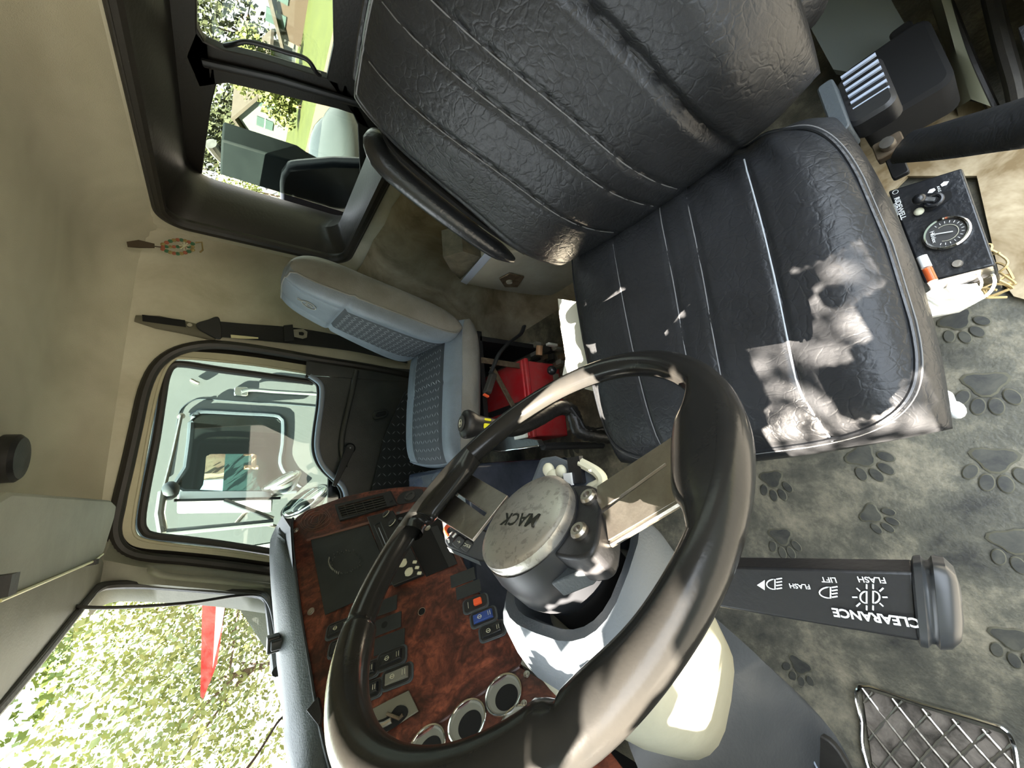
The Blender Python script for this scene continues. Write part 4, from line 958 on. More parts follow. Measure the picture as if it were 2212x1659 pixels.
# steel box on the rear wall beside the driver seat
YX = -.72
def Yp(px, py, o=0): return at(px, py, Y=YX+o)
wb = thing('metal_box', (1.0, YX-.08, -1.08), 'grey-beige metal box with a bolted plate, below the driver seat armrest', 'box')
mb = MB(); mb.prism([Yp(*p) for p in ((998, 612), (1050, 549), (1140, 540), (1330, 530), (1312, 568), (1290, 590), (1240, 618), (1190, 639), (1150, 638), (1060, 625))], (0, -.14, 0), mat('box_paint', (.27, .26, .22), .5, col2=(.20, .19, .16), vscale=8, bump=.1)); mb.build('box_body', wb, bevel=.006)
mb = MB(); mb.prism([Yp(*p, .001) for p in ((995, 607), (1048, 545), (1062, 553), (1008, 613))], (0, .004, 0), silltube); mb.build('box_edge', wb, bevel=.001)
mb = MB(); mb.prism([Yp(*p, .001) for p in ((1078, 600), (1100, 588), (1132, 596), (1118, 618), (1090, 618))], (0, .006, 0), bracket); mb.build('bolt_plate', wb, bevel=.002)
mb = MB(); mb.lathe([(.012, 0), (.011, .008), (.005, .010)], Yp(1100, 607, .006), (0, 1, 0), mat('bolt_paint', (.24, .22, .18), .4), seg=12); mb.build('bolt', wb)
mb = MB(); q = [(957, 555), (1000, 543), (1040, 556), (994, 603), (975, 585)]; mb.prism([Yp(*p, -.01) for p in q], (0, -.10, 0), mat('pocket_brown', (.05, .045, .03), .8, col2=(.11, .10, .07), vscale=20)); mb.build('fabric_pocket', label='dark brown fabric pocket tucked beside the grey metal box', cat='pocket')
# red case with strap
rc1, rc2 = at(1130, 815, Z=-.90), at(1124, 872, Z=-.90)
mb = MB(); cx, cy = rc1.x+.17, (rc1.y+rc2.y)/2+.03
mb.box((cx, cy, -1.0), (.34, .30, .2), red); mb.box((cx-.005, cy, -.915), (.36, .31, .02), red)
rcx = thing('red_case', (cx, cy, -1.1), 'dusty red plastic case strapped on the floor under the passenger seat', 'case')
mb.build('case_body', rcx, bevel=.006)
mb = MB(); mb.box((cx, rc1.y+.10, -.902), (.37, .025, .006), beltm); mb.box((cx-.183, rc1.y+.10, -.99), (.004, .025, .18), beltm); mb.build('case_strap', rcx)
# clutter under / between the seats
mb = MB(); random.seed(3)
for k in range(26):
    p = at(random.uniform(1130, 1215), random.uniform(745, 830), Z=-1.07); mb.rbox(p, (random.uniform(.02, .06), random.uniform(.01, .04), random.uniform(.01, .04)), random.choice((bracket, rubber, bracket, trimgrey)), (AX, AY, AZ), r=.004)
mb.build('seat_track_hardware', label='dirty brown metal hardware and scraps on the floor between the two seats', cat='hardware', kind='stuff')
mb = MB(); a_, b_ = at(1192, 800, Z=-.93), at(1212, 790, Z=-.98); mb.tube([a_, b_], .006, chrome); mb.sphere(a_, .018, vinylb, sx=1); mb.build('lever_knob', label='round black knob on a short chrome rod beside the sunlit panel', cat='knob')
for i, (x, y, lab) in enumerate(((1192, 745, 'small white plastic tag lying upright among the hardware between seats'), (1165, 757, 'small orange-tan cylinder lying among the hardware between seats'))):
    mb = MB(); p = at(x, y, Z=-1.03)
    if i == 0: mb.rbox(p, (.05, .02, .01), white, (AZ, AX, AY), r=.004)
    else: mb.lathe([(.014, -.02), (.014, .02)], p, (.3, 1, 0), orange and mat('tan_cylinder', (.5, .28, .14), .5))
    mb.build('plastic_tag' if i == 0 else 'small_cylinder', label=lab, cat='tag' if i == 0 else 'cylinder')
# heater box and small tray ahead of the passenger seat
hx = 1.10; ha, hb = at(1012, 990, X=hx), at(1165, 985, X=hx)
mb = MB(); mb.box((1.36, .19, (-.62-1.09)/2), (.50, .50, 1.09-.62), mat('navy_black_box', (.02, .026, .04), .25, bump=.1, bscale=30, col2=(.05, .06, .09), vscale=5)); mb.build('heater_box', label='blue-black under-dash heater box on the floor between dash and passenger seat', cat='heater box', bevel=.015)
mb = MB(); tq = [at(*p, Z=-.74) for p in ((1018, 965), (1025, 948), (1085, 938), (1160, 950), (1166, 962), (1080, 974))]
mb.prism(tq, (0, 0, -.02), vinylb); mb.tube([at(*p, Z=-.738) for p in ((1020, 967), (1080, 975), (1164, 963))], .003, chrome, seg=6)
tr = thing('document_tray', tq[0]+V((0, 0, -.02)), 'glossy black tray with bright edge in front of the passenger seat cushion', 'tray'); mb.build('tray_body', tr, bevel=.002)
mb = MB(); mb.rbox(at(1125, 941, Z=-.73), (.06, .02, .01), white, r=.004); mb.build('tray_latch', tr)
mb = MB(); mb.tube([tq[3]+V((0, .02, -.02)), tq[3]+V((.05, .02, -.34))], .012, black); mb.build('tray_post', tr)
# gear shifter
sh = thing('gear_shifter', at(1270, 938, X=.74), 'black gear shifter knob with yellow buttons on a taped ribbed arm', 'gear shifter')
k0, k1 = at(998, 915, X=.80), at(1075, 925, X=.79)
kd = (k1-k0).normalized()
mb = MB(); K_ = [k0.lerp(k1, t) for t in (0, .04, .12, .25, .4, .6, 1.0)]; rad_ = (.020, .031, .034, .031, .025, .023, .021)
mb.tube(K_, lambda t: .03, black, seg=16) if False else None
u_ = kd.cross(AX).normalized(); w_ = kd.cross(u_)
mb.loft([[c+u_*(r*1.05*math.cos(2*PI*j/20))+w_*(r*.9*math.sin(2*PI*j/20)) for j in range(20)] for c, r in zip(K_, rad_)], black)
kn = mb.build('shift_knob', sh, ang=50)
fc = k0-kd*.0015
mb = MB(); mb.lathe([(.0195, .0), (.0185, -.002), (.017, -.002)], fc, kd, rubber, seg=24); mb.tube([fc-kd*.003+(u_*math.cos(PI/3*k+.5)*.010+w_*math.sin(PI/3*k+.5)*.008) for k in range(6)], .0007, printy, seg=5, closed=True); mb.build('knob_face', sh)
text('lettering', 'N', .009, fc-kd*.0034, w_, u_, printy, kn, sub=True)
for (x, y, a_, b_) in ((1041, 912, .018, .006), (1042, 928, .020, .013)):
    p = at(x, y, X=.782-.018); mb = MB(); ax_ = (kd, u_, kd.cross(u_)); mb.rbox(k0.lerp(k1, .56)+u_*(.012 if y < 920 else -.004)*1-AX*.024, (a_, b_, .003), yellow, (kd, kd.cross(AX).normalized(), AX), r=.003); mb.build('yellow_button', sh)
arm = smooth([at(*p, X=x) for p, x in (((1070, 924), .79), ((1115, 925), .79), ((1160, 906), .785), ((1205, 882), .78), ((1232, 886), .77), ((1243, 908), .765), ((1252, 930), .76), ((1285, 940), .74), ((1330, 945), .72))], 6)
mb = MB(); n_a = len(arm)
mb.tube(arm, lambda t: .021+.0022*math.sin(t*150), convo, seg=14); mb.build('ribbed_arm', sh, ang=80)
mb = MB(); mb.tube(smooth([at(*p, X=x) for p, x in (((1232, 880), .755), ((1250, 905), .75), ((1268, 930), .74), ((1310, 925), .72))], 5), .007, black); mb.build('control_cable', sh)
# driver belt
db = thing('driver_seat_belt', at(1940, 320, Z=-.84), 'black padded seat belt sleeve at the right edge beside the gauge box', 'seat belt')
bpth = smooth([at(1955, 318, Z=-.81), at(2020, 306, Z=-.76), at(2120, 285, Z=-.68), at(2230, 258, Z=-.62), at(2330, 230, Z=-.57)], 5)
mb = MB(); mb.tube(bpth, lambda t: .024+.004*t, leather, seg=14, flat=.45, up=(.3, .8, .4)); mb.build('belt_sleeve', db, ang=70)
mb = MB(); q = at(1922, 320, Z=-.83); mb.rbox(q, (.035, .03, .02), bracket, r=.004); mb.lathe([(.01, 0), (.009, .012)], q+V((0, 0, .01)), AZ, steel, seg=12); mb.rbox(q+V((.0, .03, -.01)), (.02, .04, .012), black, r=.004); mb.build('belt_anchor', db)
# gauge box
gz = -.84
gb = thing('suspension_gauge_box', at(2050, 500, Z=-1.09), 'black RIDEWELL control box with round pressure gauge beside the driver seat', 'control box')
gq = [at(*p, Z=gz) for p in ((1918, 412), (2078, 362), (2152, 572), (1996, 612))]
mb = MB(); mb.prism(gq, (0, 0, -.16), vinylb); gbod = mb.build('box_body', gb, bevel=.003)
gx_ = (gq[1]-gq[0]).normalized(); gy_ = (gq[0]-gq[3]).normalized(); gy_ = (gy_-gx_*gy_.dot(gx_)).normalized()
c = at(2045, 505, Z=gz+.001); Rg = (at(2099, 489, Z=gz)-c).length
mb = MB(); mb.lathe([(Rg, 0), (Rg*1.02, .006), (Rg*.94, .009), (Rg*.86, .007)], c, AZ, chrome, seg=40, cap=False); gg = mb.build('gauge_bezel', gb)
mb = MB(); mb.lathe([(Rg*.9, .004), (.0001, .0041)], c, AZ, mat('gauge_face', (.05, .05, .05), .3), seg=32, cap=False); 
xr = (at(2060, 500, Z=gz)-at(2030, 510, Z=gz)).normalized(); yr = AZ.cross(xr)
pt = lambda a, r, h=.0052: c+xr*(r*Rg*math.cos(a))+yr*(r*Rg*math.sin(a))+AZ*h
for k in range(15):
    a_ = math.radians(-120+240*k/14); mb.tube([pt(a_, .62), pt(a_, .74)], .0004, printw, seg=4)
mb.tube([pt(math.radians(-120+240*k/24), .5) for k in range(25)], .0003, printy, seg=4)
mb.build('gauge_dial', gb)
mb = MB(); mb.tube([pt(math.radians(165), .62, .0065), pt(math.radians(-15), .28, .0065)], .0008, printw, seg=5); mb.build('gauge_needle', gb)
def gtext(nm, s, px, py, size, dx, dy, bold=0): text(nm, s, size, at(px, py, Z=gz+.0008), at(px+dx[0]*5, py+dx[1]*5, Z=gz)-at(px, py, Z=gz), at(px+dy[0]*5, py+dy[1]*5, Z=gz)-at(px, py, Z=gz), printw, gbod, ext=.0002, sub=True, bold=bold)
gtext('lettering', 'RIDEWELL', 1944, 450, .0085, (3.4, 10), (10, -2.4), .0002)
gtext('lettering', 'SUSPENSIONS', 1936, 452, .0035, (3.4, 10), (10, -2.4))
gtext('lettering', 'AXLE', 2028, 408, .0042, (3.4, 10), (10, -2.4))
text('lettering', 'Haldex', .0065, c-xr*(Rg*.55)+AZ*.0056, -yr, xr, printw, gbod, sub=True)
for (x, y, s_) in ((2013, 412, -1), (2040, 397, 1)):
    mb = MB()
    d_ = (at(2040, 397, Z=gz)-at(2013, 412, Z=gz)).normalized()*s_; p = at(x, y, Z=gz+.0008); w2_ = d_.cross(AZ)
    mb.add([p+d_*.005, p+w2_*.0035+d_*.001, p+w2_*.002-d_*.0035, p-w2_*.002-d_*.0035, p-w2_*.0035+d_*.001], [(0, 1, 2, 3, 4)], printw); mb.build('arrow_symbol', gbod)
mb = MB(); mb.tube([at(1934, 415, Z=gz+.001)+AX*(.0032*math.cos(t))+AY*(.0032*math.sin(t)) for t in [2*PI*k/16 for k in range(16)]], .0004, printw, seg=4, closed=True)
mb.build('round_symbol', gbod)
mb = MB(); p0 = at(2020, 438, Z=gz); mb.prism(smooth([at(*p, Z=gz+.0006) for p in ((1992, 448), (2045, 413), (2056, 420), (2050, 432), (2010, 456), (1996, 456))], 3, True), (0, 0, .0006), dark)
mb.tube([p0+V((.0, 0, 0)), p0+V((.0, -.0, .012))], .004, black); mb.tube(smooth([p0+V((.004*math.cos(t)*2, .008*math.sin(t), .012)) for t in [2*PI*k/12 for k in range(12)]], 2, True), .003, vinylb, seg=8, closed=True); mb.sphere(at(1985, 430, Z=gz+.02), .008, vinylb); mb.tube([p0+V((0, 0, .012)), at(1985, 430, Z=gz+.02)], .0045, vinylb); mb.build('toggle_lever', gb)
mb = MB(); mb.sphere(at(1985, 457, Z=gz+.003), .006, printy, sz=.6); mb.build('indicator_lamp', gb)
mb = MB(); mb.lathe([(.006, 0), (.005, .003)], at(2068, 570, Z=gz+.001), AZ, steel, seg=14); mb.build('box_screw', gb)
# bits beside the box
mb = MB(); a_, b_ = at(1998, 570, Z=-.80), at(2012, 600, Z=-.80); dd = (b_-a_).normalized()
vl = thing('amber_vial', a_+V((0, 0, -.006)), 'small amber-red tube with white cap lying by the gauge box', 'tube')
m1 = MB(); m1.lathe([(.0055, 0), (.0055, .02)], a_+dd*.008, dd, amber, seg=12); m1.build('vial_body', vl); m1 = MB(); m1.lathe([(.006, -.012), (.006, .006)], a_, dd, white, seg=12); m1.build('vial_cap', vl)
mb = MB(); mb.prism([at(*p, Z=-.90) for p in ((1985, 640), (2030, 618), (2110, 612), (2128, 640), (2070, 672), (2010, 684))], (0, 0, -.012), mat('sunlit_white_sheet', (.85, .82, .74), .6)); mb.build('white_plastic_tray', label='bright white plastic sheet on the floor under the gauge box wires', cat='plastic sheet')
mb = MB(); cc = at(2098, 612, Z=-.885); mb.tube([cc+AX*(.022*math.cos(t))+AY*(.026*math.sin(t))+AZ*(.002*math.sin(3*t)) for t in [2*PI*k/24 for k in range(24)]], .002, mat('pale_wire', (.62, .60, .48), .4), seg=6, closed=True)
mb.tube([cc+AX*(.016*math.cos(t)+.006)+AY*(.018*math.sin(t))+AZ*.004 for t in [2*PI*k/24 for k in range(24)]], .0016, MATS['pale_wire'], seg=6, closed=True); mb.tube(smooth([cc+V((.0, .026, 0)), cc+V((.03, .03, .01)), cc+V((.05, .0, .01)), cc+V((.06, -.03, .0))], 5), .002, MATS['pale_wire'], seg=6); mb.build('wire_coil', label='loop of pale coiled wire on the floor beside the gauge box', cat='wire')
mb = MB(); random.seed(5)
for k in range(9):
    p = at(2110+random.uniform(0, 55), 560+random.uniform(0, 60), Z=-.95); mb.tube(smooth([p+V((random.uniform(-.02, .02), random.uniform(-.03, .03), random.uniform(-.01, .01))) for _ in range(5)], 4), .0018, mat('tan_wire', (.5, .36, .16), .5) if k == 0 else MATS['tan_wire'], seg=5)
mb.build('wire_tangle', label='tangle of tan wires behind the corner of the gauge box', cat='wires', kind='stuff')
# rear driver corner: moulded trim column, sill and door edge
def Zc(px, py, z): return at(px, py, Z=z)
mb = MB(); L1 = [Zc(1990, -60, -.98), Zc(2030, 60, -1.0), Zc(2050, 150, -1.02), Zc(2066, 235, -1.05)]; L2 = [Zc(2040, -60, -.94), Zc(2062, 30, -.95), Zc(2095, 130, -.97), Zc(2140, 230, -1.02)]
mid_ = [(a+b)/2+V((-.0, 0, .03)) for a, b in zip(L1, L2)]
mb.loft([smooth([p+V((0, 0, -.08)) for p in L1], 4), smooth(L1, 4), smooth(mid_, 4), smooth(L2, 4), smooth([p+V((0, 0, -.08)) for p in L2], 4)], mat('olive_trim', (.13, .13, .085), .6), cap=False, closed=False); mb.build('trim_6', kind='structure', ang=70)
mb = MB(); mb.tube(smooth([Zc(2130, -60, -.98), Zc(2165, 90, -1.0), Zc(2190, 180, -1.03), Zc(2200, 240, -1.06)], 5), .02, rubber, flat=.6); mb.tube(smooth([Zc(2020, -60, -.99), Zc(2068, 60, -1.0), Zc(2105, 150, -1.02), Zc(2145, 235, -1.06)], 5), .008, seal); mb.build('trim_7', kind='structure')
mb = MB(); q = at(1940, 195, Z=-.95); mb.rbox(q, (.12, .14, .10), dark, r=.02); mb.rbox(at(1962, 105, Z=-.95), (.03, .07, .05), dark, r=.008); mb.build('belt_retractor', label='dark belt retractor block low behind the driver seat', cat='retractor')
mb = MB(); mb.prism([Zc(2200, 60, -.9), Zc(2240, 40, -.9), Zc(2240, 170, -.9), Zc(2222, 120, -.9)], (0, 0, -.02), leather); mb.build('trim_8', kind='structure')
mb = MB(); mb.prism([Zc(*p, -1.0) for p in ((1700, -80), (1890, -80), (1925, 0), (1985, 105), (1860, 160), (1800, 150), (1740, 40))], (0, 0, -.02), mat('grey_green_panel', (.17, .19, .175), .6, bump=.1)); mb.build('trim_10', kind='structure')
mb = MB(); mb.prism([Zc(*p, -1.08) for p in ((1850, 200), (2000, 200), (2145, 228), (2260, 230), (2260, 660), (2190, 640), (2160, 600), (2110, 380), (1960, 380), (1900, 440), (1860, 330))], (0, 0, -.01), mat('brown_floor_edge', (.40, .32, .20), .7, bump=.3, bscale=40, col2=(.17, .115, .05), vscale=9, vthr=(.4, .6))); mb.build('trim_11', kind='structure')
# floor grille
def G(px, py, o=.012):
    p = at(px, py, Z=ZF)
    for _ in range(6): p = at(px, py, Z=fz(p.x, p.y)+o)
    return p
gr = thing('floor_grille', G(2030, 1600), 'chrome diamond-mesh step grille on the floor by the pedals', 'grille')
fr = [(1857, 1482), (1990, 1520), (2130, 1560), (2172, 1578), (2190, 1610), (2200, 1680), (2215, 1780), (1960, 1800), (1900, 1720), (1865, 1620), (1862, 1560)]
mb = MB(); mb.tube(smooth([G(*p) for p in fr], 4, True), .0035, chrome, seg=8, closed=True); mb.build('grille_frame', gr)
mb = MB(); gc = [(1862, 1486), (2185, 1590), (2215, 1790), (1900, 1760)]
def gbil(u, v):
    x = gc[0][0]*(1-u)*(1-v)+gc[1][0]*u*(1-v)+gc[2][0]*u*v+gc[3][0]*(1-u)*v; y = gc[0][1]*(1-u)*(1-v)+gc[1][1]*u*(1-v)+gc[2][1]*u*v+gc[3][1]*(1-u)*v; return G(x, y, .010)
for s_ in (1, -1):
    for k in range(-6, 12):
        P_ = []
        for i in range(41):
            u = i/40; v = k/3.4+s_*u*1.5+(.12 if s_ < 0 else 0)
            if 0 <= v <= 1: P_.append(gbil(u, v))
        if len(P_) > 2: mb.tube(P_, lambda t, n=len(P_): .0019+.0012*abs(math.sin(t*n*1.1)), steel, seg=6)
mb.build('diamond_mesh', gr)
mb = MB(); mb.prism([G(*p, .001) for p in gc], (0, 0, .001), mat('grille_underlay', (.03, .025, .018), .8, col2=(.20, .17, .14), vscale=22)); mb.build('grille_tray', gr)
# grey moulded lower column cover + pedal
mb = MB(); la = smooth([at(*p, Z=z) for p, z in (((1540, 1330), -.70), ((1640, 1420), -.80), ((1720, 1510), -.86), ((1765, 1590), -.92), ((1800, 1690), -.97), ((1830, 1800), -1.0))], 5)
lb2 = smooth([at(*p, Y=y) for p, y in (((1230, 1500), .42), ((1330, 1560), .44), ((1370, 1640), .47), ((1400, 1720), .50), ((1430, 1800), .55), ((1460, 1900), .6))], 5)
lm = [(a+b)/2+V((-.0, -.02, .03)) for a, b in zip(la, lb2)]
mb.loft([[p+V((0, .1, -.12)) for p in la], la, [a*.75+b*.25+V((0, -.012, .022)) for a, b in zip(la, lb2)], lm, lb2], mat('grey_moulded_cover', (.055, .058, .060), .45, bump=.15, bscale=150, col2=(.085, .088, .088), vscale=4), cap=False, closed=False); mb.build('knee_cover', sc_, ang=70)
pd = thing('clutch_pedal', at(1760, 1640, Z=-.95), 'dark curved pedal at the bottom edge beside the grey column cover', 'pedal')
mb = MB(); pq = [at(*p, Z=-.93) for p in ((1726, 1570), (1745, 1578), (1790, 1600), (1822, 1640), (1835, 1680), (1775, 1700), (1745, 1640))]
mb.prism(smooth(pq, 3, True), (0, .0, -.015), rubber); mb.tube([at(1760, 1650, Z=-.94), at(1700, 1760, Z=-.80)], .01, black); mb.build('pedal_pad', pd, bevel=.003)
mb = MB(); mb.tube([at(*p, Z=-.915) for p in ((1728, 1572), (1745, 1620), (1770, 1670))], .0018, silltube, seg=6); mb.build('pedal_edge', pd)

# ================================================================== OUTSIDE
GZ = -2.35
mb = MB(); mb.add([(-60, -60, GZ), (70, -60, GZ), (70, 70, GZ), (-60, 70, GZ)], [(0, 1, 2, 3)], earth); mb.build('ground', kind='structure')
def gp_(px, py): return at(px, py, Z=GZ)
# far side truck
tk = thing('white_truck', (3.9, -.3, GZ), 'white truck cab parked alongside, seen through the far door window', 'truck')
TX = 3.0
wpx = [(415, 900), (425, 892), (440, 888), (520, 892), (592, 896), (608, 904), (613, 915), (612, 960), (607, 1000), (622, 1030), (640, 1060), (396, 1062), (402, 1010), (410, 950)]
wh = smooth([at(*p, X=TX) for p in wpx], 3, True); hole = [(p.y, p.z) for p in wh]
rc = polar_ring(hole, (-1.05, -1.9, .24, .52))
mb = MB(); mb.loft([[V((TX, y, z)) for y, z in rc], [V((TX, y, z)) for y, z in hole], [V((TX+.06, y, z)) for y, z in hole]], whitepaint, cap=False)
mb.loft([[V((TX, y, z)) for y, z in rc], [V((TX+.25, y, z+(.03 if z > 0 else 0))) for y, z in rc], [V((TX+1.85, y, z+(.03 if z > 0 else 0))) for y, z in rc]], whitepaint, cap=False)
mb.loft([[V((TX+1.9, y, z)) for y, z in rc], [V((TX+1.9, y*.86-.02, z*.9)) for y, z in hole]], tealdark, cap=False)
mb.build('truck_cab', tk, ang=40)
mb = MB(); mb.box((TX+.95, -.98, -.5), (1.8, .02, 1.8), tealdark); mb.box((TX+.95, -.3, .47), (1.8, 1.3, .02), tealdark); mb.box((TX+.95, -.3, -1.2), (1.8, 1.3, .02), tealdark); mb.build('truck_interior', tk)
mb = MB(); mb.tube([p+V((-.004, 0, 0)) for p in wh], .016, mat('window_gasket_teal', (.05, .065, .075), .4), closed=True, seg=8); mb.build('window_gasket', tk)
mb = MB(); dl = [at(*p, X=TX-.002) for p in ((690, 879), (600, 872), (500, 866), (440, 862), (415, 866), (395, 880), (385, 900), (376, 960), (365, 1030))]
mb.tube(smooth(dl, 4), .004, MATS['window_gasket_teal'], seg=6); mb.build('door_gap', tk)
mb = MB(); mb.rbox(at(521, 846, X=TX-.01), (.06, .075, .02), chrome, (AY, AZ, AX), r=.012); mb.tube(smooth([at(*p, X=TX-.04) for p in ((522, 846), (545, 842), (600, 846), (700, 852))], 4), .012, whitepaint, seg=10); mb.build('truck_grab_bar', tk)
mb = MB(); mb.tube([at(412, 820, X=TX-.02), at(424, 826, X=TX-.02), at(430, 828, X=TX-.02)], .010, steel, seg=8); mb.build('hinge_pin', tk)
mb = MB(); mb.tube([at(391, 899, X=TX-.06), at(372, 985, X=TX-.14), at(352, 1062, X=TX-.22)], .010, steel, seg=8); mb.sphere(at(391, 899, X=TX-.03), .02, steel); mb.build('mirror_stay', tk)
mb = MB(); mb.box((TX+.03, -.2, -.1), (.004, .9, 1.0), pane('truck_pane', (.70, .85, .83), .08)); mb.build('truck_window_pane', tk)
# truck hood forward of the cab
mb = MB(); 
hd = [(.25, -.12), (.6, -.34), (1.2, -.66), (2.2, -1.0), (2.4, -1.7)]
mb.loft([[V((TX+.05, .25, -1.7))]+[V((TX+.05, y, z)) for y, z in hd], [V((TX+.3, .25, -1.7))]+[V((TX+.3, y, z+.1)) for y, z in hd], [V((TX+1.7, .25, -1.7))]+[V((TX+1.7, y, z+.1)) for y, z in hd]], whitepaint, closed=False, cap=False); mb.build('truck_hood', tk, ang=60)
mb = MB()
for yy in (-.3, 1.9): mb.lathe([(.48, -.14), (.52, -.1), (.52, .1), (.48, .14)], (TX+.25, yy, GZ+.52), AX, rubber, seg=32)
mb.build('truck_wheels', tk)
# barn beyond it
bn = thing('reddish_barn', (14, -2.5, GZ), 'reddish barn wall with orange window frame, seen through the parked truck windows', 'barn')
BXx = 13.0
mb = MB(); b0, b1 = at(450, 930, X=BXx), at(518, 1050, X=BXx)
mb.box((BXx+1.5, -4.2, (b0.z+GZ)/2+.4), (3, 6.6, b0.z-GZ+.8), brick); mb.build('barn_wall', bn)
mb = MB(); w0, w1 = at(527, 980, X=BXx-.05), at(570, 1010, X=BXx-.05)
def fb(a, b): 
    p, q = at(*a, X=BXx-.08), at(*b, X=BXx-.08); mb.tube([p, q], .06, mat('orange_frame_paint', (.72, .30, .18), .6) if 'orange_frame_paint' not in MATS else MATS['orange_frame_paint'], seg=6)
mb.box((BXx-.02, (w0.y+w1.y)/2, (w0.z+w1.z)/2-.3), (.05, 2.2, 1.9), tealdark)
fb((527, 980), (572, 978)); fb((527, 1009), (570, 1010)); fb((549, 980), (548, 1009)); mb.build('barn_window', bn)
# exterior mirrors of this cab
mr = thing('side_mirror', at(480, 1068, X=2.2)+V((0, 0, -.2)), 'tall side mirror on a chrome bracket outside the far door window', 'mirror')
mb = MB(); m0, m1 = at(384, 1060, X=2.25), at(585, 1060, X=2.25); m2, m3 = at(384, 1078, X=2.15), at(590, 1078, X=2.15)
mb.prism([m0, m1, m3, m2], (.03, .06, 0), white); mb.build('mirror_head', mr, bevel=.008)
mb = MB(); mb.tube([at(376, 1081, X=2.15), at(606, 1076, X=2.15)], .006, black, seg=8); mb.tube([at(360, 1150, X=2.1), at(590, 1128, X=2.1)], .014, whitepaint, seg=10); mb.tube([at(485, 1081, X=2.15), at(590, 1120, X=2.1)], .010, steel, seg=8); mb.tube([at(352, 1062, X=2.15), at(345, 1110, X=2.12), at(352, 1152, X=2.1)], .016, steel, seg=10); mb.sphere(at(368, 1060, X=2.15), .03, dashgrey, sy=1.3); mb.build('mirror_bracket', mr)
for (x, y, rx_, ry_, lab) in ((610, 1040, 43, 27, 'round silver convex mirror, farther of the two outside the far door window'), (661, 1083, 54, 32, 'round convex mirror with dark rim, nearer one just above the dashboard corner')):
    c = at(x, y, X=2.2); R_ = (at(x+rx_, y+2, X=2.2)-c).length; nn = V((-.25, -.93, .45)).normalized()
    if ry_ > 30: nn = V((-.30, -.80, .52)).normalized()
    cm = thing('convex_mirror', c+V((0, 0, -R_)), lab, 'mirror', 'round mirrors outside the far door')
    mb = MB(); mb.lathe([(R_*1.02, 0), (R_*1.02, .008), (R_*.95, .010)], c, nn, black if ry_ > 30 else steel, seg=36, cap=False); mb.lathe([(R_, .0), (R_*.5, -.05), (.01, -.06)], c, nn, whitepaint, seg=36); mb.build('mirror_shell', cm)
    mb = MB(); mb.lathe([(R_*.95*math.cos(t), .009+.016*math.sin(t)) for t in [PI/2*k/6*.999 for k in range(7)]], c, nn, mirrorm, seg=36); mb.build('mirror_face', cm, ang=60)
    mb = MB(); mb.tube([c+V((0, .05, 0)), c+V((.0, .10, .12)), V((c.x-.02, at(590, 1128, X=2.1).y, c.z+.18))], .009, steel, seg=8); mb.build('mirror_arm', cm)
# external visor hanging in front of the windshield top
mb = MB(); ev = [WS(*p, -.10) for p in ((60, 1500), (160, 1325), (150, 1410), (130, 1480), (90, 1560), (40, 1620), (0, 1655), (-80, 1720), (-250, 1800), (-250, 1650), (-100, 1600))]
evf = [(175, 1300), (162, 1340), (157, 1385), (150, 1430), (130, 1480), (95, 1545), (50, 1600), (0, 1650), (-120, 1740), (-300, 1850)]
evb = [(185, 1270), (120, 1340), (80, 1390), (30, 1450), (-20, 1500), (-60, 1540), (-100, 1580), (-180, 1640), (-300, 1720), (-480, 1850)]
mb.loft([smooth([WS(*p, -.09) for p in evf], 4), smooth([WS(*p, -.03) for p in evb], 4)], tint, cap=False, closed=False); mb.build('outer_sun_shade', label='green-tinted plastic sun shade outside along the top of the windshield', cat='sun shade')
# --- foliage
def leaves(mb, c, R_, n, s, m, flat=.75, hollow=0):
    for _ in range(n):
        while True:
            p = V((random.uniform(-1, 1), random.uniform(-1, 1), random.uniform(-1, 1)))
            if hollow < p.length < 1: break
        p = V(c)+V((p.x*R_, p.y*R_, p.z*R_*flat)); n_ = V((random.gauss(0, 1), random.gauss(0, 1), random.gauss(0, 1)+.6)).normalized(); u = n_.orthogonal().normalized()*s*random.uniform(.6, 1.3); w = n_.cross(u)*.6
        mb.add([p+u, p+w, p-u, p-w], [(0, 1, 2, 3)], m)
def tree(name, base, top, R_, n, s, m, label, group=None, trunk=.12):
    t = thing(name, base, label, 'tree', group)
    mb = MB(); b0 = V(base); tp_ = V(top); mb.tube([b0, b0.lerp(tp_, .5)+V((.1, .05, 0)), tp_], lambda q: trunk*(1-.6*q), bark, seg=8)
    for k in range(6):
        a_ = k*1.05; mb.tube([b0.lerp(tp_, .5+.07*k), tp_+V((math.cos(a_)*R_*.6, math.sin(a_)*R_*.6, R_*.25*math.sin(k)))], lambda q: trunk*.35*(1-.7*q), bark, seg=6)
    mb.build('trunk', t)
    mb = MB()
    for k in range(9):
        a_ = random.uniform(0, 6.3); rr = random.uniform(.2, .65)*R_; leaves(mb, tp_+V((math.cos(a_)*rr, math.sin(a_)*rr, random.uniform(-.45, .5)*R_)), R_*.55, n//9, s, m)
    mb.build('foliage', t); return t
random.seed(11)
def gbelow(p): return V((p.x, p.y, GZ))
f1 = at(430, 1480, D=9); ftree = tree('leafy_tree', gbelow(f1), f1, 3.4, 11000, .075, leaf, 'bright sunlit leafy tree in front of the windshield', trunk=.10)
f2 = at(330, 1320, D=11); tree('leafy_tree', gbelow(f2), f2, 3.2, 8000, .075, leaf, 'sunlit leafy tree beyond the upper corner of the windshield by the pillar', trunk=.1)

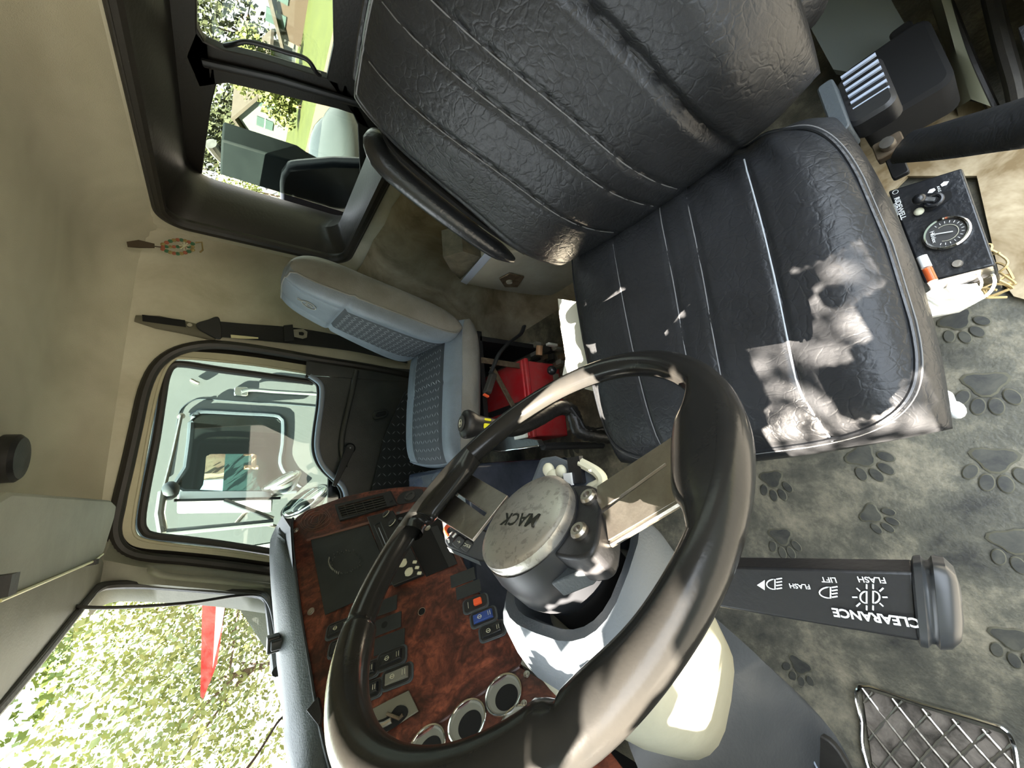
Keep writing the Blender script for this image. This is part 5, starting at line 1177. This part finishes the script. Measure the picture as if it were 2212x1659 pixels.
# unseen leaf screen added over the cab, its gaps cut to shape sun patches
SD = V((-.23, .635, .735)).normalized()
SU = SD.cross(AX).normalized(); SR = SU.cross(SD).normalized()
def s2(p): p = V(p); return (p.dot(SR), p.dot(SU))
_dg = bpy.context.evaluated_depsgraph_get(); _dg.update()
def hit(px, py):
    d = ray(px, py).normalized(); h_ = sc.ray_cast(_dg, d*.01, d); return h_[1] if h_[0] else at(px, py, Z=-.6)
lit = [((1140, 872), (1170, 850), (1220, 820), (1272, 793), (1290, 825), (1240, 862), (1205, 882), (1168, 895)),
       ((1392, 1290), (1440, 1320), (1500, 1375), (1462, 1430), (1425, 1484), (1370, 1440), (1330, 1390), (1350, 1340)),
       ((1260, 660), (1290, 676), (1430, 678), (1452, 630), (1486, 600), (1490, 652), (1400, 722), (1292, 728), (1292, 760), (1262, 770)),
       ((1268, 850), (1330, 832), (1338, 855), (1325, 893), (1290, 900), (1268, 880)),
       ((1353, 925), (1368, 918), (1401, 938), (1385, 960)),
       ((1212, 650), (1254, 658), (1252, 780), (1224, 800), (1216, 740)),
       ((1040, 1190), (1062, 1130), (1078, 1120), (1082, 1165), (1093, 1220), (1060, 1230)),
       ((1296, 1060), (1330, 1032), (1352, 1060), (1345, 1100), (1312, 1140), (1298, 1110)),
       ((1050, 1075), (1088, 1072), (1060, 1110), (1045, 1140), (1035, 1130)),
       ((1110, 1378), (1170, 1352), (1240, 1340), (1300, 1370), (1330, 1400), (1260, 1430), (1212, 1465)),
       ((1560, 1290), (1595, 1300), (1650, 1352), (1600, 1345), (1560, 1325)),
       ((1522, 1440), (1590, 1490), (1580, 1515), (1510, 1545), (1440, 1545), (1450, 1500)),
       ((1622, 1042), (1672, 1062), (1668, 1070), (1620, 1052)), ((1690, 1073), (1718, 1087), (1714, 1094), (1688, 1082)),
       ((2020, 660), (2060, 625), (2150, 600), (2160, 620), (2100, 660), (2040, 675))]
def facet(L_):
    cx, cy = sum(p[0] for p in L_)/len(L_), sum(p[1] for p in L_)/len(L_); d = ray(cx, cy).normalized(); h_ = sc.ray_cast(_dg, d*.01, d)
    n_ = h_[2] if abs(h_[2].dot(d)) > .3 else -d
    return [at(*p, P=h_[1], N=n_) for p in L_]
lit = [facet(L_) for L_ in lit]
lit2 = [[s2(p) for p in L_] for L_ in lit if L_]
soft = [[s2(hit(*p)) for p in ((1580, 730), (1640, 640), (1740, 560), (1870, 510), (1930, 600), (2010, 780), (2040, 900), (1950, 960), (1700, 985), (1640, 960), (1650, 860))]]
shade = [[s2(p) for p in facet(L_)] for L_ in (((1620, 1200), (1990, 1210), (2070, 1260), (2075, 1450), (1990, 1450), (1690, 1410), (1560, 1370)), ((935, 1095), (1000, 1110), (1040, 1160), (1062, 1225), (1030, 1230), (950, 1185)), ((1085, 1225), (1200, 1190), (1250, 1210), (1180, 1290), (1110, 1300)), ((1030, 1230), (1060, 1240), (1110, 1310), (1190, 1310), (1240, 1280), (1245, 1310), (1190, 1345), (1095, 1345), (1050, 1300)), ((1225, 1130), (1285, 1120), (1280, 1200), (1225, 1210)), ((1180, 1500), (1250, 1470), (1330, 1520), (1260, 1659), (1100, 1700), (1000, 1659)), ((1545, 860), (1640, 950), (1620, 1200), (1545, 1300), (1470, 1250), (1530, 1050)))]
def inpoly(x, y, P_):
    c = False; n = len(P_)
    for i in range(n):
        a, b = P_[i], P_[(i+1) % n]
        if (a[1] > y) != (b[1] > y) and x < (b[0]-a[0])*(y-a[1])/(b[1]-a[1])+a[0]: c = not c
    return c
wcor = [s2((x, wind_y(x, z), z)) for x in (-.25, 1.85) for z in (-.25, .32)]+[s2(p) for p in ((-.2, -1.1, -1.1), (-.2, -.9, .3), (-.2, .5, -1.1), (-.2, .5, .4))]
x0, x1 = min(p[0] for p in wcor)-.05, max(p[0] for p in wcor)+.05; y0, y1 = min(p[1] for p in wcor)-.1, max(p[1] for p in wcor)+.05
mb = MB(); random.seed(9); stp = .013; DC = 1.5
o_ = len(mb.v); kk = mb.mi(leaf); soft_open = []
ix = int((x1-x0)/stp)
for i in range(ix):
    for j in range(int((y1-y0)/stp)):
        x = x0+(i+.5)*stp; y = y0+(j+.5)*stp
        if not any(inpoly(x, y, P_) for P_ in shade[0:5]) and any(inpoly(x+u*.012, y+v*.012, P_) for P_ in lit2 for u, v in ((0, 0), (1, 0), (-1, 0), (0, 1), (0, -1))): continue
        if any(inpoly(x, y, P_) for P_ in soft) and not any(inpoly(x, y, P_) for P_ in shade) and noise.noise(V((x*9, y*9, 0)))+.12*noise.noise(V((x*40, y*40, 3))) > -.06: soft_open.append((x, y)); continue
        p = SR*x+SU*y+SD*(DC+.10*math.sin(x*5)+random.uniform(-.03, .03)); s_ = stp*.80; t = random.uniform(-.35, .35)
        a_ = (SR+SD*t).normalized()*s_*1.25; b_ = (SU-SD*t).normalized()*s_*1.25
        n0 = len(mb.v); mb.v += [p+a_+b_*.35, p+a_*.2+b_, p-a_+b_*.4, p-a_-b_*.6, p-b_*.0-b_, p+a_-b_*.7]; mb.f.append(tuple(range(n0, n0+6))); mb.m.append(kk)
for x, y in soft_open:  # sparser leaf layer added farther up to dim the soft sun area
    if random.random() < .62:
        p = SR*(x+random.uniform(-.004, .004))+SU*(y+random.uniform(-.004, .004))+SD*(8+random.uniform(-.3, .3)); a_ = SR*.0085; b_ = SU*.0085
        mb.add([p+a_+b_*.3, p+b_, p-a_+b_*.4, p-a_-b_*.6, p-b_, p+a_-b_*.7], [tuple(range(6))], leaf)
mb.build('added_leaf_screen', ftree, kind='stuff')
# red board seen in front
rb = [at(*p, D=5.2) for p in ((438, 1280), (490, 1285), (470, 1420), (440, 1495), (434, 1490))]
rs = thing('red_roof_board', gbelow(rb[0]), 'red and pale painted gable board standing among the leaves ahead of the windshield', 'board')
mb = MB(); mb.prism(rb, (.0, .08, 0), redp); mb.build('board', rs)
mb = MB(); mb.prism([at(*p, D=5.1) for p in ((468, 1284), (489, 1286), (480, 1345), (460, 1435))], (0, .05, 0), mat('pale_board', (.05, .035, .032), .9, spec=0)); mb.build('pale_strip', rs)
mb = MB(); c = rb[0]; mb.tube([c+V((0,.04,0)), gbelow(c)+V((0,.04,0))], .03, redp, seg=8); mb.build('post', rs)
mb = MB(); sh_ = [at(*p, D=14) for p in ((490, 1284), (575, 1295), (600, 1345), (500, 1345))]; mb.prism(sh_, (0, .4, 0), mat('shed_siding', (.05, .05, .042), .9, spec=0, var=.2, vscale=3)); c = sum(sh_, V((0, 0, 0)))/4; mb.box((c.x, c.y+.4, (c.z+GZ)/2), (1.0, .4, c.z-GZ), MATS['shed_siding']); mb.build('garden_shed', label='grey-beige shed wall below the red board ahead of the windshield', cat='shed')
# --- behind: road, lawns, houses, trees
def YB_(px, py, Y): return at(px, py, Y=Y)
gy1, gy2, gy3 = at(672, 200, Z=GZ).y, at(690, 200, Z=GZ).y, at(726, 250, Z=GZ).y
mb = MB(); mb.add([(-30, gy1-12, GZ+.012), (60, gy1-12, GZ+.012), (60, gy2, GZ+.012), (-30, gy2, GZ+.012)], [(0, 1, 2, 3)], grass); mb.build('lawn', label='far strip of bright green lawn beyond the gravel road behind the cab', cat='lawn')
mb = MB(); mb.add([(-30, gy2, GZ+.02), (60, gy2, GZ+.02), (60, gy3, GZ+.02), (-30, gy3, GZ+.02)], [(0, 1, 2, 3)], road); mb.build('gravel_road', label='pale gravel road crossing behind the cab between two lawns', cat='road')
mb = MB(); mb.add([(-30, gy3, GZ+.012), (60, gy3, GZ+.012), (60, gy3+1.8, GZ+.012), (-30, gy3+1.8, GZ+.012)], [(0, 1, 2, 3)], grass); mb.build('lawn', label='near strip of bright green lawn on this side of the gravel road', cat='lawn')
HY = gy1-9
def house(p_eave_l, p_eave_r, p_peak, wallm, label, dep=5, Y=HY):
    a_, b_, pk = YB_(*p_eave_l, Y), YB_(*p_eave_r, Y), YB_(*p_peak, Y)
    x0, x1 = min(a_.x, b_.x), max(a_.x, b_.x); ez = (a_.z+b_.z)/2; pz = pk.z; xm = pk.x
    t = thing('house', ((x0+x1)/2, Y-dep/2, GZ), label, 'house')
    mb = MB(); mb.prism([V((x0, Y, GZ)), V((x1, Y, GZ)), V((x1, Y, ez)), V((xm, Y, pz-.2)), V((x0, Y, ez))], (0, -dep, 0), wallm); mb.build('wall', t)
    mb = MB(); mb.prism([V((x0-.4, Y+.4, ez-.1)), V((xm, Y+.4, pz)), V((x1+.4, Y+.4, ez-.1)), V((x1+.4, Y+.4, ez+.1)), V((xm, Y+.4, pz+.25)), V((x0-.4, Y+.4, ez+.1))], (0, -dep-.8, 0), roofm); mb.build('roof', t)
    for k in range(3):
        mb = MB(); xw = x0+(x1-x0)*(.2+.3*k); mb.box((xw, Y+.03, GZ+1.6), (.9, .08, 1.1), tealdark); mb.box((xw, Y+.05, GZ+1.6), (1.05, .05, .06), white); mb.build('window', t)
    return t
house((570, 330), (575, 190), (508, 250), siding, 'pale blue-grey house with grey roof, beyond the lawn behind the driver side pane')
house((612, 470), (605, 400), (545, 430), siding, 'small pale house glimpsed beside the dark equipment at the lower corner pane')
house((625, 90), (620, -120), (585, -20), mat('brown_siding', (.045, .032, .024), .8), 'brown house with low roof behind the passenger side pane', Y=HY-1)
random.seed(21)
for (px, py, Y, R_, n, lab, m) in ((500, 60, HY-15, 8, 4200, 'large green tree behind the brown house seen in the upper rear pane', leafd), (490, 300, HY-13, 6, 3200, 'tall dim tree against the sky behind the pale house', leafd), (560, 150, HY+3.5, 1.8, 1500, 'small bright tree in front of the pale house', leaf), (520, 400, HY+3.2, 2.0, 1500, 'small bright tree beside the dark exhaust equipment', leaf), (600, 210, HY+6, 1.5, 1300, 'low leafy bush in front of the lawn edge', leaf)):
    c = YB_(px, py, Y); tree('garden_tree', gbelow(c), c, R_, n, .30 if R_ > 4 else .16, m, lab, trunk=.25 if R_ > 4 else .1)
# equipment right behind the cab
eq = thing('exhaust_stack', at(545, 340, Y=-1.9)+V((0, 0, -1.2)), 'flat dark steel exhaust guard standing behind the rear window', 'exhaust guard')
mb = MB(); mb.prism([at(*p, Y=-1.75) for p in ((478, 303), (640, 352), (660, 365), (700, 385), (700, 430), (605, 417), (475, 378))], (0, -.12, 0), mat('navy_steel', (.006, .010, .012), .7, bump=.05, spec=.15, col2=(.012, .018, .020), vscale=4)); mb.build('guard_plate', eq, bevel=.01)
mb = MB(); mb.tube([at(455, 310, Y=-1.8), at(470, 330, Y=-1.8), at(485, 345, Y=-1.8)], .03, steel); mb.build('exhaust_tip', eq)
mb = MB(); mb.box(at(660, 400, Y=-1.86)+V((0, 0, -.7)), (.12, .1, 1.6), MATS['navy_steel']); mb.build('guard_post', eq)
mb = MB(); mb.prism(smooth([at(*p, Y=-1.55) for p in ((606, 480), (604, 400), (615, 372), (640, 362), (800, 358), (840, 420), (800, 560), (600, 560))], 2, True), (0, -.06, 0), mat('dark_cabinet', (.002, .003, .005), .3, spec=.2, col2=(.005, .007, .010), vscale=5)); mb.build('equipment_cabinet', label='dark glossy equipment cabinet filling the lower corner of the rear window', cat='cabinet', bevel=.02)
# hood of the neighbouring dark car seen low in the pane
mb = MB(); c = at(735, 340, Y=-5.0)
mb.sphere(c, 1.0, mat('car_paint_grey', (.035, .045, .05), .3), seg=24, sx=.55, sy=.9, sz=.34); mb.sphere(c+V((.1, -.1, .12)), 1.0, mat('car_glass', (.03, .04, .05), .1), seg=20, sx=.4, sy=.6, sz=.30)
mb.box(c+V((0, 0, (GZ-c.z)/2)), (.9, 1.6, abs(GZ-c.z)), black); mb.build('parked_car', label='rounded grey vehicle roof parked behind the cab, low in the rear pane', cat='car')

# ================================================================== LIGHT, WORLD, CAMERA
w = bpy.data.worlds.new('sky'); sc.world = w; w.use_nodes = True; nt = w.node_tree; bg = nt.nodes['Background']
tc = nt.nodes.new('ShaderNodeTexCoord'); sep = nt.nodes.new('ShaderNodeSeparateXYZ'); nt.links.new(tc.outputs['Generated'], sep.inputs[0])
rp = nt.nodes.new('ShaderNodeValToRGB'); nt.links.new(sep.outputs['Z'], rp.inputs['Fac'])
rp.color_ramp.elements[0].color = (.97, .985, 1.0, 1); rp.color_ramp.elements[1].position = .8; rp.color_ramp.elements[1].color = (.78, .88, 1.0, 1)
def mrange(src, a, b, c, d):
    m_ = nt.nodes.new('ShaderNodeMapRange'); m_.interpolation_type = 'SMOOTHSTEP'; nt.links.new(src, m_.inputs['Value'])
    for k_, v_ in zip(('From Min', 'From Max', 'To Min', 'To Max'), (a, b, c, d)): m_.inputs[k_].default_value = v_
    return m_.outputs[0]
# tall hedge and buildings darken the low sky on the driver's side and behind
tn = nt.nodes.new('ShaderNodeTexNoise'); tn.inputs['Scale'].default_value = 5; tn.inputs['Detail'].default_value = 5; nt.links.new(tc.outputs['Generated'], tn.inputs['Vector'])
zz_ = nt.nodes.new('ShaderNodeMath'); zz_.operation = 'MULTIPLY_ADD'; zz_.inputs[1].default_value = .5; nt.links.new(tn.outputs['Fac'], zz_.inputs[0]); nt.links.new(sep.outputs['Z'], zz_.inputs[2])
up_ = mrange(zz_.outputs[0], .62, .74, 0, 1); sd_ = mrange(sep.outputs['X'], -.25, .15, 0, 1)
mx_ = nt.nodes.new('ShaderNodeMath'); mx_.operation = 'MAXIMUM'; nt.links.new(up_, mx_.inputs[0]); nt.links.new(sd_, mx_.inputs[1])
cm_ = nt.nodes.new('ShaderNodeMix'); cm_.data_type = 'RGBA'; nt.links.new(mx_.outputs[0], cm_.inputs['Factor']); cm_.inputs['A'].default_value = (.055, .07, .06, 1); nt.links.new(rp.outputs[0], cm_.inputs['B'])
nt.links.new(cm_.outputs['Result'], bg.inputs['Color']); bg.inputs['Strength'].default_value = 9.0
sun = bpy.data.lights.new('sun', 'SUN'); sun.energy = 170; sun.angle = .0025; sun.color = (1, .88, .74)
so = bpy.data.objects.new('sun', sun); C.objects.link(so); so.rotation_euler = SD.to_track_quat('Z', 'Y').to_euler(); so.location = (0, 4, 6)
cam = bpy.data.cameras.new('camera'); co = bpy.data.objects.new('camera', cam); C.objects.link(co); sc.camera = co
cam.sensor_fit = 'HORIZONTAL'; cam.sensor_width = 36; cam.lens = 36*F/2212; cam.clip_start = .01; cam.clip_end = 300
M = Matrix((RX, UP, BK)).transposed().to_4x4(); co.matrix_world = M
sc.view_settings.view_transform = 'Standard'; sc.view_settings.look = 'None'; sc.view_settings.exposure = 0.28
try:
    sc.cycles.max_bounces = 8; sc.cycles.diffuse_bounces = 5; sc.cycles.glossy_bounces = 3; sc.cycles.transmission_bounces = 8; sc.cycles.caustics_reflective = False; sc.cycles.caustics_refractive = False; sc.cycles.sample_clamp_indirect = 6
except Exception: pass
